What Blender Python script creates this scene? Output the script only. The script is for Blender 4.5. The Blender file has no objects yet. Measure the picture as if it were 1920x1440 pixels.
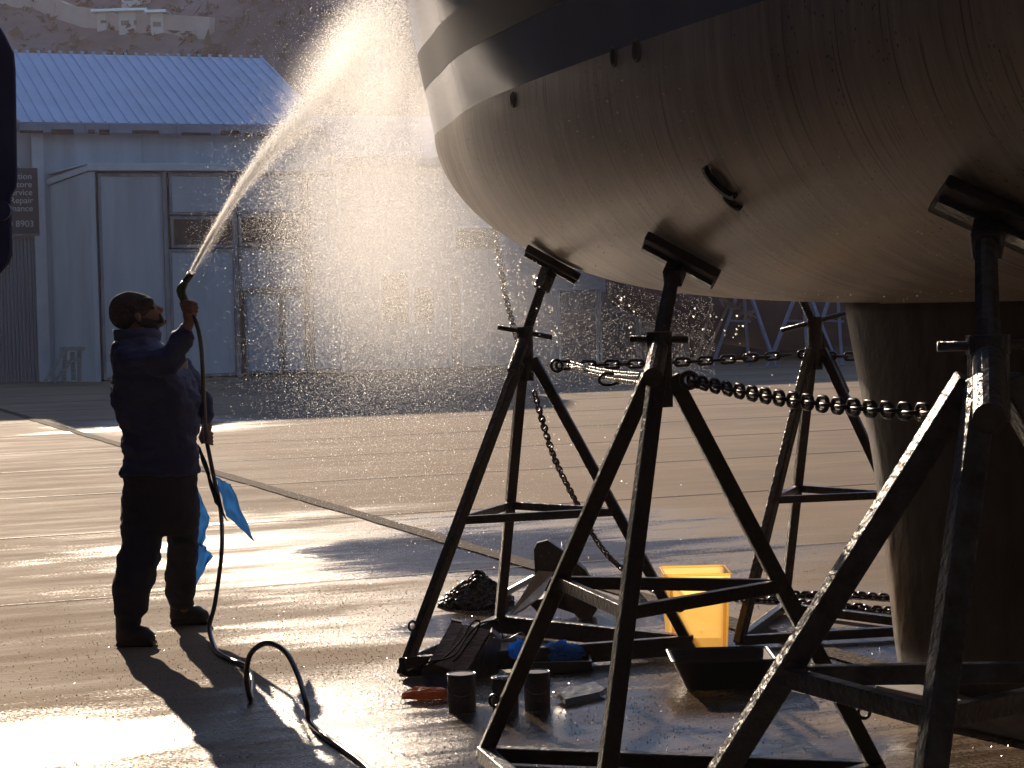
import bpy, bmesh, math, random
import numpy as np
from mathutils import Vector, Matrix
from mathutils.bvhtree import BVHTree
R = math.radians
random.seed(7); rng = np.random.default_rng(7)
sc = bpy.context.scene
col = sc.collection

# ------------------------------------------------------------ camera, world, sun, exposure
F = 3800.0                                   # focal length in photo pixels (1920 wide)
PITCH = math.atan(146.0 / F); ROLL = 0.024
CAM = Vector((0, 0, 1.6))
_f = Vector((0, math.cos(PITCH), -math.sin(PITCH))); _u0 = Vector((0, math.sin(PITCH), math.cos(PITCH))); _r0 = Vector((1, 0, 0))
_r = _r0 * math.cos(ROLL) - _u0 * math.sin(ROLL); _u = _u0 * math.cos(ROLL) + _r0 * math.sin(ROLL)
cd = bpy.data.cameras.new('camera'); cam = bpy.data.objects.new('camera', cd); col.objects.link(cam)
m = Matrix.Identity(4)
for i in range(3):
    m[i][0] = _r[i]; m[i][1] = _u[i]; m[i][2] = -_f[i]; m[i][3] = CAM[i]
cam.matrix_world = m
cd.sensor_width = 36; cd.lens = 36 * F / 1920; cd.clip_start = 0.1; cd.clip_end = 3000
sc.camera = cam

SUN_AZ = R(16.5)      # to the left of the view direction
SUN_EL = R(18.0)
w = bpy.data.worlds.new('World'); sc.world = w; w.use_nodes = True
nt = w.node_tree; nt.nodes.clear()
sky = nt.nodes.new('ShaderNodeTexSky'); sky.sky_type = 'NISHITA'; sky.sun_disc = False
sky.sun_elevation = SUN_EL; sky.sun_rotation = -SUN_AZ
sky.air_density = 1.0; sky.dust_density = 0.2; sky.ozone_density = 4.0
bg = nt.nodes.new('ShaderNodeBackground'); bg.inputs[1].default_value = 0.078
wo = nt.nodes.new('ShaderNodeOutputWorld')
nt.links.new(sky.outputs[0], bg.inputs[0]); nt.links.new(bg.outputs[0], wo.inputs[0])
sd = bpy.data.lights.new('sun', 'SUN'); sd.energy = 4.6; sd.angle = R(0.5); sd.color = (1.0, 0.80, 0.60)
sun = bpy.data.objects.new('sun', sd); col.objects.link(sun)
SUNV = Vector((-math.sin(SUN_AZ) * math.cos(SUN_EL), math.cos(SUN_AZ) * math.cos(SUN_EL), math.sin(SUN_EL)))
sun.rotation_euler = SUNV.to_track_quat('Z', 'Y').to_euler()
sc.view_settings.view_transform = 'Standard'; sc.view_settings.look = 'None'
sc.view_settings.exposure = 0.75; sc.view_settings.gamma = 1.0
sc.cycles.max_bounces = 8; sc.cycles.volume_bounces = 1; sc.cycles.transparent_max_bounces = 24
sc.cycles.caustics_refractive = False

def ray(x, y): return _f + _r * ((x - 960) / F) + _u * ((720 - y) / F)
def at(x, y, d): return CAM + ray(x, y) * d
def gz(x, y, z=0.0):
    v = ray(x, y); return CAM + v * ((z - CAM.z) / v.z)
def on_plane(x, y, p0, n):
    v = ray(x, y); return CAM + v * ((p0 - CAM).dot(n) / v.dot(n))

# ------------------------------------------------------------ materials
def mat(name, color, rough=0.6, metal=0.0, var=0.0, vscale=4.0, bump=0.0, bscale=30.0, spec=0.5, color2=None, coat=0.0, stretch=None, lo=0.35, hi=0.65):
    mt = bpy.data.materials.new(name); mt.use_nodes = True
    n = mt.node_tree; b = n.nodes['Principled BSDF']
    b.inputs['Base Color'].default_value = (*color, 1); b.inputs['Roughness'].default_value = rough
    b.inputs['Metallic'].default_value = metal; b.inputs['Specular IOR Level'].default_value = spec
    b.inputs['Coat Weight'].default_value = coat
    tc = n.nodes.new('ShaderNodeTexCoord'); mp = n.nodes.new('ShaderNodeMapping')
    n.links.new(tc.outputs['Object'], mp.inputs[0])
    if stretch: mp.inputs['Scale'].default_value = stretch
    if var or color2:
        nz = n.nodes.new('ShaderNodeTexNoise'); nz.inputs['Scale'].default_value = vscale; nz.inputs['Detail'].default_value = 8
        nz.inputs['Roughness'].default_value = 0.65
        n.links.new(mp.outputs[0], nz.inputs['Vector'])
        cr = n.nodes.new('ShaderNodeValToRGB')
        cr.color_ramp.elements[0].position = lo; cr.color_ramp.elements[1].position = hi
        c2 = color2 or tuple(c * (1 - var) for c in color)
        cr.color_ramp.elements[0].color = (*c2, 1); cr.color_ramp.elements[1].color = (*color, 1)
        n.links.new(nz.outputs[0], cr.inputs[0]); n.links.new(cr.outputs[0], b.inputs['Base Color'])
    if bump:
        nb = n.nodes.new('ShaderNodeTexNoise'); nb.inputs['Scale'].default_value = bscale; nb.inputs['Detail'].default_value = 6
        n.links.new(mp.outputs[0], nb.inputs['Vector'])
        bp = n.nodes.new('ShaderNodeBump'); bp.inputs['Strength'].default_value = bump; bp.inputs['Distance'].default_value = 0.02
        n.links.new(nb.outputs[0], bp.inputs['Height']); n.links.new(bp.outputs[0], b.inputs['Normal'])
    return mt

def translucent(name, color, w=0.5, rough=0.5, transp=0.0):
    mt = mat(name, color, rough, var=0.25, vscale=9)
    n = mt.node_tree; b = n.nodes['Principled BSDF']; out = n.nodes['Material Output']
    t = n.nodes.new('ShaderNodeBsdfTranslucent'); t.inputs[0].default_value = (*color, 1)
    mx = n.nodes.new('ShaderNodeMixShader'); mx.inputs[0].default_value = w
    n.links.new(b.outputs[0], mx.inputs[1]); n.links.new(t.outputs[0], mx.inputs[2])
    last = mx
    if transp:
        tr = n.nodes.new('ShaderNodeBsdfTransparent'); m2 = n.nodes.new('ShaderNodeMixShader'); m2.inputs[0].default_value = transp
        n.links.new(mx.outputs[0], m2.inputs[1]); n.links.new(tr.outputs[0], m2.inputs[2]); last = m2
    n.links.new(last.outputs[0], out.inputs[0])
    return mt

# ------------------------------------------------------------ object helpers
def tag(o, label=None, cat=None, group=None, kind=None):
    if label: o['label'] = label
    if cat: o['category'] = cat
    if group: o['group'] = group
    if kind: o['kind'] = kind
    return o
def empty(name, loc, label, cat, group=None, kind=None):
    o = bpy.data.objects.new(name, None); col.objects.link(o); o.location = loc; o.empty_display_size = 0.1
    return tag(o, label, cat, group, kind)
def wloc(o):
    v = Vector(o.location)
    while o.parent: o = o.parent; v += Vector(o.location)
    return v

class MB:
    """collects pieces in world coordinates"""
    def __init__(s): s.v = []; s.f = []
    def add(s, vs, fs):
        k = len(s.v); s.v += [tuple(q) for q in vs]; s.f += [tuple(i + k for i in f) for f in fs]; return s
    def box(s, c, size, X=Vector((1, 0, 0)), Z=Vector((0, 0, 1)), bev=0.0):
        X = X.normalized(); Y = Z.cross(X).normalized(); Z = X.cross(Y).normalized(); c = Vector(c)
        hx, hy, hz = size[0] / 2, size[1] / 2, size[2] / 2
        if bev <= 0:
            vs = [c + X * (a * hx) + Y * (b * hy) + Z * (d * hz) for d in (-1, 1) for a, b in ((-1, -1), (1, -1), (1, 1), (-1, 1))]
            return s.add(vs, [(0, 3, 2, 1), (4, 5, 6, 7), (0, 1, 5, 4), (1, 2, 6, 5), (2, 3, 7, 6), (3, 0, 4, 7)])
        bev = min(bev, hx * .49, hy * .49, hz * .49)
        bm = bmesh.new(); bmesh.ops.create_cube(bm, size=1.0)
        for v in bm.verts: v.co = Vector((v.co.x * 2 * hx, v.co.y * 2 * hy, v.co.z * 2 * hz))
        bmesh.ops.bevel(bm, geom=list(bm.edges), offset=bev, segments=2, affect='EDGES', profile=0.5)
        bm.verts.index_update()
        vs = [c + X * v.co.x + Y * v.co.y + Z * v.co.z for v in bm.verts]; fs = [tuple(v.index for v in f.verts) for f in bm.faces]
        bm.free(); return s.add(vs, fs)
    def bar(s, a, b, w, h=None, up=Vector((0, 0, 1)), bev=0.0, ext=0.0):
        a = Vector(a); b = Vector(b); d = b - a; L = d.length; h = h or w
        X = d.normalized()
        if abs(X.dot(up)) > 0.98: up = Vector((0, 1, 0))
        Zv = (up - X * up.dot(X)).normalized()
        return s.box((a + b) / 2, (L + ext, w, h), X, Zv, bev)
    def tube(s, pts, r, n=10, caps=True):
        pts = [Vector(p) for p in pts]; rs = r if isinstance(r, (list, tuple)) else [r] * len(pts)
        vs = []; fs = []
        prev = None
        for i, p in enumerate(pts):
            t = (pts[min(i + 1, len(pts) - 1)] - pts[max(i - 1, 0)]).normalized()
            if prev is None:
                a = Vector((0, 0, 1)) if abs(t.z) < 0.9 else Vector((1, 0, 0))
                prev = (a - t * a.dot(t)).normalized()
            else:
                prev = (prev - t * prev.dot(t)).normalized()
            q = t.cross(prev)
            for k in range(n):
                an = 2 * math.pi * k / n; vs.append(p + (prev * math.cos(an) + q * math.sin(an)) * rs[i])
        for i in range(len(pts) - 1):
            for k in range(n):
                fs.append((i * n + k, i * n + (k + 1) % n, (i + 1) * n + (k + 1) % n, (i + 1) * n + k))
        if caps:
            fs.append(tuple(range(n))[::-1]); fs.append(tuple((len(pts) - 1) * n + k for k in range(n)))
        return s.add(vs, fs)
    def torus(s, c, Rr, r, axis, n=20, k=8, sx=1.0, X=None):
        axis = Vector(axis).normalized(); a = X if X else (Vector((0, 0, 1)) if abs(axis.z) < 0.9 else Vector((1, 0, 0)))
        X = (a - axis * a.dot(axis)).normalized(); Y = axis.cross(X); vs = []; fs = []
        for i in range(n):
            t = 2 * math.pi * i / n; d = X * math.cos(t) + Y * math.sin(t); cc = Vector(c) + X * math.cos(t) * Rr * sx + Y * math.sin(t) * Rr
            for j in range(k):
                u = 2 * math.pi * j / k; vs.append(cc + d * math.cos(u) * r + axis * math.sin(u) * r)
        for i in range(n):
            for j in range(k):
                fs.append((i * k + j, ((i + 1) % n) * k + j, ((i + 1) % n) * k + (j + 1) % k, i * k + (j + 1) % k))
        return s.add(vs, fs)
    def loft(s, rings, caps=True):
        n = len(rings[0]); vs = [p for r_ in rings for p in r_]; fs = []
        for i in range(len(rings) - 1):
            for k in range(n): fs.append((i * n + k, i * n + (k + 1) % n, (i + 1) * n + (k + 1) % n, (i + 1) * n + k))
        if caps: fs.append(tuple(range(n))[::-1]); fs.append(tuple((len(rings) - 1) * n + k for k in range(n)))
        return s.add(vs, fs)
    def prism(s, poly, d):                       # polygon of world points extruded along vector d
        n = len(poly); vs = [Vector(p) for p in poly] + [Vector(p) + d for p in poly]
        fs = [tuple(range(n)), tuple(range(2 * n - 1, n - 1, -1))] + [(i, i + n, (i + 1) % n + n, (i + 1) % n) for i in range(n)]
        return s.add(vs, fs)
    def ball(s, c, r, n=10, sc_=(1, 1, 1)):
        vs = []; fs = []; c = Vector(c)
        for i in range(1, n):
            th = math.pi * i / n
            for k in range(2 * n):
                ph = math.pi * k / n
                vs.append(c + Vector((math.sin(th) * math.cos(ph) * r * sc_[0], math.sin(th) * math.sin(ph) * r * sc_[1], math.cos(th) * r * sc_[2])))
        N = 2 * n
        for i in range(n - 2):
            for k in range(N): fs.append((i * N + k, (i + 1) * N + k, (i + 1) * N + (k + 1) % N, i * N + (k + 1) % N))
        t = len(vs); vs.append(c + Vector((0, 0, r * sc_[2]))); vs.append(c - Vector((0, 0, r * sc_[2])))
        for k in range(N):
            fs.append((t, k, (k + 1) % N)); fs.append((t + 1, (n - 2) * N + (k + 1) % N, (n - 2) * N + k))
        return s.add(vs, fs)
    def cap(s, a, ra, b, rb, n=12):              # tapered capsule
        a = Vector(a); b = Vector(b); t = (b - a).normalized() if (b - a).length > 1e-6 else Vector((0, 0, 1))
        pts = []; rs = []
        for i in range(5):
            an = math.pi / 2 * (i / 4.0); pts.append(a - t * ra * math.cos(an)); rs.append(max(ra * math.sin(an), ra * .08))
        for i in range(5):
            an = math.pi / 2 * (i / 4.0); pts.append(b + t * rb * math.sin(an)); rs.append(max(rb * math.cos(an), rb * .08))
        q = Vector((0, 0, 1)) if abs(t.z) < 0.9 else Vector((1, 0, 0)); q = (q - t * q.dot(t)).normalized(); q2 = t.cross(q)
        rings = [[p + (q * math.cos(2 * math.pi * k / n) + q2 * math.sin(2 * math.pi * k / n)) * r_ for k in range(n)] for p, r_ in zip(pts, rs)]
        return s.loft(rings)
    def build(s, name, material, parent=None, smooth=False, loc=None, remesh=None, smooths=0):
        o_loc = wloc(parent) if parent else (Vector(loc) if loc is not None else Vector(s.v[0]))
        me = bpy.data.meshes.new(name)
        me.from_pydata([tuple(Vector(v) - o_loc) for v in s.v], [], s.f); me.update()
        bm = bmesh.new(); bm.from_mesh(me); bmesh.ops.recalc_face_normals(bm, faces=bm.faces); bm.to_mesh(me); bm.free()
        o = bpy.data.objects.new(name, me); col.objects.link(o)
        if parent: o.parent = parent
        else: o.location = o_loc
        if remesh:
            md = o.modifiers.new('r', 'REMESH'); md.mode = 'VOXEL'; md.voxel_size = remesh
            if smooths:
                ms = o.modifiers.new('s', 'SMOOTH'); ms.iterations = smooths; ms.factor = 0.6
            dg = bpy.context.evaluated_depsgraph_get(); me2 = bpy.data.meshes.new_from_object(o.evaluated_get(dg)); o.modifiers.clear(); o.data = me2; me = me2
            me.name = name
        o.data.materials.clear(); o.data.materials.append(material)
        if smooth or remesh: o.data.polygons.foreach_set('use_smooth', [True] * len(o.data.polygons))
        return o

def wrinkle(o, amp, scale, seed=0, stretch=(1, 1, 1)):
    from mathutils import noise
    me = o.data; nn = [Vector(v.normal) for v in me.vertices]
    for v, n_ in zip(me.vertices, nn):
        p = Vector((v.co.x * stretch[0], v.co.y * stretch[1], v.co.z * stretch[2])) * scale + Vector((seed, seed * 2, 0))
        k = noise.noise(p) + 0.5 * noise.noise(p * 2.1)
        v.co += n_ * (amp * k)
    me.update()

def np_mesh(name, verts, faces, material, smooth=False, loc=(0, 0, 0)):
    me = bpy.data.meshes.new(name); nf, k = faces.shape
    me.vertices.add(len(verts)); me.vertices.foreach_set('co', (verts - np.array(loc)).astype(np.float32).ravel())
    me.loops.add(nf * k); me.loops.foreach_set('vertex_index', faces.astype(np.int32).ravel())
    me.polygons.add(nf); me.polygons.foreach_set('loop_start', np.arange(0, nf * k, k, dtype=np.int32)); me.polygons.foreach_set('loop_total', np.full(nf, k, dtype=np.int32))
    if smooth: me.polygons.foreach_set('use_smooth', np.ones(nf, dtype=bool))
    me.update(); me.validate(); me.materials.append(material)
    o = bpy.data.objects.new(name, me); o.location = loc; col.objects.link(o); return o

# ------------------------------------------------------------ ground
YAW = R(21.5)
A1 = Vector((math.cos(YAW), math.sin(YAW), 0)); N1 = Vector((math.sin(YAW), -math.cos(YAW), 0))   # along the sheds, toward the camera

def ground_material():
    mt = bpy.data.materials.new('wet_concrete'); mt.use_nodes = True; n = mt.node_tree; L = n.links; b = n.nodes['Principled BSDF']
    tc = n.nodes.new('ShaderNodeTexCoord')
    def mapping(scale, rot=YAW, loc=(0, 0, 0)):
        vr = n.nodes.new('ShaderNodeVectorRotate'); vr.rotation_type = 'Z_AXIS'; vr.inputs['Angle'].default_value = -rot
        L.new(tc.outputs['Object'], vr.inputs['Vector'])
        mp = n.nodes.new('ShaderNodeMapping'); mp.inputs['Scale'].default_value = scale; mp.inputs['Location'].default_value = loc
        L.new(vr.outputs[0], mp.inputs[0]); return mp.outputs[0]
    def noise(vec, scale, detail=6, rough=.6):
        z = n.nodes.new('ShaderNodeTexNoise'); z.inputs['Scale'].default_value = scale; z.inputs['Detail'].default_value = detail; z.inputs['Roughness'].default_value = rough
        L.new(vec, z.inputs['Vector']); return z.outputs[0]
    def mr(v, a, b_, c, d):
        z = n.nodes.new('ShaderNodeMapRange'); z.inputs[1].default_value = a; z.inputs[2].default_value = b_; z.inputs[3].default_value = c; z.inputs[4].default_value = d
        L.new(v, z.inputs[0]); return z.outputs[0]
    def mth(op, a, b_=None, clamp=False):
        z = n.nodes.new('ShaderNodeMath'); z.operation = op; z.use_clamp = clamp
        for i, q in enumerate((a, b_)):
            if q is None: continue
            if isinstance(q, (int, float)): z.inputs[i].default_value = q
            else: L.new(q, z.inputs[i])
        return z.outputs[0]
    def blob(cx, cy, rx, ry, rot=0.0):           # soft elliptical patch on the ground, 1 inside
        mp = n.nodes.new('ShaderNodeMapping'); mp.vector_type = 'TEXTURE'
        mp.inputs['Location'].default_value = (cx, cy, 0); mp.inputs['Rotation'].default_value = (0, 0, rot); mp.inputs['Scale'].default_value = (rx, ry, 1e3)
        L.new(tc.outputs['Object'], mp.inputs[0])
        ln = n.nodes.new('ShaderNodeVectorMath'); ln.operation = 'LENGTH'; L.new(mp.outputs[0], ln.inputs[0])
        return mr(ln.outputs['Value'], 0.3, 1.25, 1.0, 0.0)
    iso = mapping((1, 1, 1)); st = mapping((0.35, 2.0, 1)); st2 = mapping((0.18, 3.4, 1), loc=(3, 9, 0))
    big = noise(iso, 0.35, 5, .6); band = noise(mapping((0.42, 1.5, 1), loc=(7, 2, 0)), 1.2, 8, .68); streak = noise(st, 1.5, 10, .72); streak2 = noise(st2, 3.0, 7, .7); fine = noise(iso, 60, 4, .7)
    grit = noise(iso, 42, 5, .7)
    # wetness: soaked around the boat and the man, drier further out
    wet = None
    for bb in ((0.2, 7.6, 2.2, 2.5, .3), (1.0, 6.4, 3.6, 2.6, 0), (-2.3, 7.3, 1.9, .9, YAW), (0.1, 10.3, 1.7, 1.4, YAW), (1.2, 9.2, 1.9, 1.2, 0), (-5.0, 29.5, 2.0, 2.6, YAW), (-0.3, 13.3, 2.8, 3.6, YAW), (0, 2.0, 9, 3.6, 0), (3, 6, 3, 4, 0)):  # wet patch nearest the camera is unseen, added to cut ground bounce
        q = blob(*bb); wet = q if wet is None else mth('MAXIMUM', wet, q)
    wn = mth('ADD', mth('MULTIPLY', streak, 0.75), mth('MULTIPLY', big, 0.45))
    wetm = mth('ADD', mth('MULTIPLY', wet, 0.75), mth('MULTIPLY', mth('SUBTRACT', mth('ADD', mth('MULTIPLY', band, .8), mth('MULTIPLY', streak, .2)), 0.5), 2.2)); wetm = mth('ADD', wetm, mth('MULTIPLY', mth('SUBTRACT', fine, .5), 1.1))
    wetm = mr(wetm, 0.30, 0.75, 0.0, 1.0)
    # standing puddle where wettest
    pud = mr(mth('ADD', mth('MULTIPLY', wet, 0.6), mth('SUBTRACT', mth('ADD', mth('MULTIPLY', streak2, .35), mth('MULTIPLY', big, .8)), 0.5)), 0.62, 0.74, 0.0, 1.0)
    # colour
    cr = n.nodes.new('ShaderNodeValToRGB'); e = cr.color_ramp.elements
    e[0].position = .42; e[0].color = (.13, .098, .072, 1); e[1].position = .82; e[1].color = (.38, .28, .19, 1)
    L.new(mth('ADD', mth('MULTIPLY', streak, .45), mth('ADD', mth('MULTIPLY', big, .4), mth('MULTIPLY', fine, .4))), cr.inputs[0])
    mxc = n.nodes.new('ShaderNodeMixRGB'); mxc.blend_type = 'MULTIPLY'; L.new(wetm, mxc.inputs[0]); L.new(cr.outputs[0], mxc.inputs[1]); mxc.inputs[2].default_value = (.28, .275, .28, 1)
    L.new(mxc.outputs[0], b.inputs['Base Color'])
    rdry = mr(streak, .35, .65, .74, .95)
    rwet = mr(streak, .35, .65, .12, .25)
    mixr = n.nodes.new('ShaderNodeMix'); L.new(wetm, mixr.inputs[0]); L.new(rdry, mixr.inputs[2]); L.new(rwet, mixr.inputs[3])
    mixr2 = n.nodes.new('ShaderNodeMix'); L.new(pud, mixr2.inputs[0]); L.new(mixr.outputs[0], mixr2.inputs[2]); mixr2.inputs[3].default_value = .07
    L.new(mixr2.outputs[0], b.inputs['Roughness']); b.inputs['IOR'].default_value = 1.45
    L.new(mr(wetm, 0, 1, .10, .6), b.inputs['Specular IOR Level'])
    bp = n.nodes.new('ShaderNodeBump'); bp.inputs['Distance'].default_value = .010
    L.new(mr(pud, 0, 1, .42, .10), bp.inputs['Strength'])
    L.new(mth('ADD', mth('MULTIPLY', grit, 1.3), mth('ADD', fine, mth('MULTIPLY', streak2, .25))), bp.inputs['Height'])
    L.new(bp.outputs[0], b.inputs['Normal'])
    return mt
M_ground = ground_material()
M_joint = mat('joint_sealant', (.035, .03, .028), .6, var=.5, vscale=8, bump=.6, bscale=60)
M_asph = mat('asphalt_patch', (.11, .088, .072), .85, var=.6, vscale=20, bump=1.0, bscale=40, spec=.05)
g = MB().add([(-400, -60, 0), (400, -60, 0), (400, 420, 0), (-400, 420, 0)], [(0, 1, 2, 3)]).build('ground', M_ground, loc=(0, 0, 0))
tag(g, 'wet streaky concrete hardstanding of the boatyard', None, kind='structure')
gj = MB()
nn_ = -N1
for c in (11.5, 15.0, 18.3, 21.4, 24.4, 27.9, 31.4, 35, 38.5, 42):
    p = nn_ * c; gj.box(p + Vector((0, 0, .004)), (70, .010 if c < 12 else .022, .002), A1)
tag(gj.build('ground_joints', M_joint), 'dark joints between concrete slabs', None, kind='structure')
pa, pb = gz(430, 895), gz(980, 1055)
mid = (pa + pb) / 2; dirp = N1
st_ = MB(); prevl = []
vs = []; fs = []
for i in range(160):
    t = -45 + i * 0.36; c = mid + dirp * t; wl = .075 + random.uniform(-.012, .012); wr = .075 + random.uniform(-.012, .012)
    vs += [tuple(c + A1 * wl + Vector((0, 0, .009))), tuple(c - A1 * wr + Vector((0, 0, .009)))]
    if i: fs.append((2 * i - 2, 2 * i, 2 * i + 1, 2 * i - 1))
st_.add(vs, fs); tag(st_.build('ground_patch', M_asph), 'rough dark asphalt strip crossing the yard', None, kind='structure')

# ------------------------------------------------------------ sheds
M_wall = mat('sky_tinted_sheet', (.52, .58, .64), .5, var=.3, vscale=1.2, bump=.15, bscale=3, stretch=(1, 1, .15))  # white sheet, with the blue of the skylight tinted into its colour
M_wall2 = mat('painted_sheet_pale', (.48, .51, .54), .5, var=.12, vscale=1.0, stretch=(1, 1, .2))
M_frame = mat('weathered_door_frame', (.28, .30, .34), .6, var=.5, vscale=5, stretch=(1, 1, .3))
M_trim = mat('metal_flashing', (.62, .68, .75), .35, metal=.3, var=.15, vscale=3)
M_fascia = mat('rusty_gutter', (.27, .30, .38), .5, var=.2, vscale=3)
M_rust = mat('gutter_rust', (.08, .035, .03), .9, var=.5, vscale=8)
M_glass = mat('dirty_window', (.045, .04, .042), .22, var=.4, vscale=3)
M_dark = mat('sign_board', (.055, .055, .065), .45, var=.15, vscale=3)
M_letter = mat('sign_lettering', (.6, .6, .6), .5)
M_corr = mat('corrugated_door', (.20, .22, .26), .5, var=.25, vscale=3, stretch=(1, 1, .2))

B0 = gz(180, 716)                                   # front left foot of the door bay
def bl(x, y, off=0.0):                              # photo point -> (along, up) on the plane off metres behind the door front
    p = on_plane(x, y, B0 - N1 * off, N1); q = p - B0
    return q.dot(A1), p.z
def bw(a, z, off=0.0): return B0 + A1 * a - N1 * off + Vector((0, 0, z))
def panel(mb, a0, a1, z0, z1, off, th, bev=0):      # slab on plane; its front at off, th thick going back
    c = bw((a0 + a1) / 2, (z0 + z1) / 2, off + th / 2)
    return mb.box(c, (abs(a1 - a0), th, abs(z1 - z0)), A1, Vector((0, 0, 1)), bev)

shed = empty('workshop_shed', B0, 'pale workshop shed with ribbed metal roof and tall sliding doors', 'shed')
BAY = 1.6                                            # main wall stands this far behind the doors
aL, _ = bl(75, 500, BAY); _, zE = bl(300, 250, BAY); a_end, _ = bl(622, 400, BAY)
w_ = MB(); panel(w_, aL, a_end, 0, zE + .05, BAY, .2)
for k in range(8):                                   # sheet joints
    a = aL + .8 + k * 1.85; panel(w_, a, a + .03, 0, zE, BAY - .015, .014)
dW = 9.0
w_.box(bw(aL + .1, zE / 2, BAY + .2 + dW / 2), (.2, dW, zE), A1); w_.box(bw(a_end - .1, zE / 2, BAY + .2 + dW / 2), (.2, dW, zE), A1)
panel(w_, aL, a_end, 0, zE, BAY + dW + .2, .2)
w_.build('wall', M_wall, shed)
# roof: slope from eave to ridge
aE0, zE0 = bl(36, 232, BAY - .35)
aE1, _ = bl(612, 232, BAY - .35)
ridge_off = BAY + .1 + dW / 2
_, zR = bl(250, 107, ridge_off); aR0, _ = bl(-32, 104, ridge_off); aR1, _ = bl(490, 112, ridge_off)
roof = MB()
def slab4(mb, p, th):
    p = [Vector(q) for q in p]; nrm = (p[1] - p[0]).cross(p[3] - p[0]).normalized()
    return mb.prism(p, nrm * th)
e0, e1, r0_, r1_ = bw(aE0, zE0, BAY - .35), bw(aE1, zE0, BAY - .35), bw(aR0, zR, ridge_off), bw(aR1, zR, ridge_off)
slab4(roof, [e0, e1, r1_, r0_], .05)
NR = 26
for k in range(NR + 1):
    t = k / NR; a = e0.lerp(e1, t); b = r0_.lerp(r1_, t); roof.bar(a + Vector((0, 0, .06)), b + Vector((0, 0, .06)), .05, .05)
    roof.box(b + Vector((0, 0, .1)), (.07, .08, .05), A1)
bk0, bk1 = bw(aR0, zE0, ridge_off * 2 - BAY + .35), bw(aR1 + 1.5, zE0, ridge_off * 2 - BAY + .35)
slab4(roof, [r0_, r1_, bk1, bk0], .05)
M_roof = mat('roof_sheet', (.46, .58, .76), .35, metal=.35, var=.15, vscale=.8)
roof.build('roof', M_roof, shed)
gb = MB()                                            # gable closing the right end
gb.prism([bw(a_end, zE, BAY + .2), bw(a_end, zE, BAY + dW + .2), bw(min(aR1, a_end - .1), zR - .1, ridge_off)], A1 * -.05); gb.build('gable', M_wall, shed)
fa = MB(); _, zF0 = bl(300, 250, BAY - .38); panel(fa, aE0, aE1, zF0, zE0 + .01, BAY - .40, .05)
for x in (162, 207, 333, 455): a, _z = bl(x, 240, BAY - .4); panel(fa, a - .03, a + .03, zF0, zE0, BAY - .43, .03)
fas = fa.build('fascia', M_fascia, shed)
a = aE0
while a < aE1 - .5:
    L_ = random.uniform(.15, .9)
    if random.random() < .62: ru = MB(); panel(ru, a, a + L_, zF0 - .02 - random.uniform(0, .03), zF0 + random.uniform(.02, .09), BAY - .41, .008); ru.build('rust_patch', M_rust, fas)
    a += L_ + random.uniform(.05, .3)
# door bay
bay = MB(); _, zB = bl(300, 322); aB1, _ = bl(640, 400)
aF0, _ = bl(160, 500); aF0 = 0.0 + aF0 * 0
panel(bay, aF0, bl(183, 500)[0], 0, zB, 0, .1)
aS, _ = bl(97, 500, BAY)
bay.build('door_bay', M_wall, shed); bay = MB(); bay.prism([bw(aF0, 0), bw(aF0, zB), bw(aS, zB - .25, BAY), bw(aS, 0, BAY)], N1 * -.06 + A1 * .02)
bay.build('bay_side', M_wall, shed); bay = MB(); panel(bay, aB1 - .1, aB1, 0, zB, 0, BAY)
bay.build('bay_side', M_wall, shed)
tp = MB(); _, zT0 = bl(300, 320); _, zT1 = bl(300, 309)
panel(tp, aF0 - .05, aB1 + .1, zT0, zT1, -.06, .1); slab4(tp, [bw(aF0 - .05, zT1, -.06), bw(aB1 + .1, zT1, -.06), bw(aB1 + .1, zT1 + .1, BAY), bw(aS, zT1 - .12, BAY)], .04)
tp.bar(bw(aF0, zT1 - .07, 0), bw(aS - .05, zT1 - .32, BAY), .05, .14)
tp.build('flashing', M_trim, shed)
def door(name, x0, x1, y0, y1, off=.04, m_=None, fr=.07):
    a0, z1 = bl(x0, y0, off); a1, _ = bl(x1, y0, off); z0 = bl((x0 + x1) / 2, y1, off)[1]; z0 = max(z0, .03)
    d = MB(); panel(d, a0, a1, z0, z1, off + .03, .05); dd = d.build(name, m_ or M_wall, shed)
    f_ = MB(); panel(f_, a0, a0 + fr, z0, z1, off, .04); panel(f_, a1 - fr, a1, z0, z1, off, .04); panel(f_, a0 + fr, a1 - fr, z1 - fr, z1, off, .04); panel(f_, a0 + fr, a1 - fr, z0, z0 + fr, off, .04)
    f_.build('frame', M_frame, dd); return dd
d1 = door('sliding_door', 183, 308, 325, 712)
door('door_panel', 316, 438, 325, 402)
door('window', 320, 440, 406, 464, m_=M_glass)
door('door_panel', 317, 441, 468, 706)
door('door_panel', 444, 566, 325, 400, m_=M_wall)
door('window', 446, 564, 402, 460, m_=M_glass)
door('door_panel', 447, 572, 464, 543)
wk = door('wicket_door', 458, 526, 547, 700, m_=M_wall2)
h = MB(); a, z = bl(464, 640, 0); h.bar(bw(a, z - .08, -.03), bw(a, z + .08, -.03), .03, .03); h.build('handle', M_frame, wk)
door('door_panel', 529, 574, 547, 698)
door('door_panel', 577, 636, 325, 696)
for x in (313, 443, 575):
    pm = MB(); a, _z = bl(x, 500); panel(pm, a - .05, a + .05, 0, zB, -.01, .05); pm.build('door_post', M_frame, shed)

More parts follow.
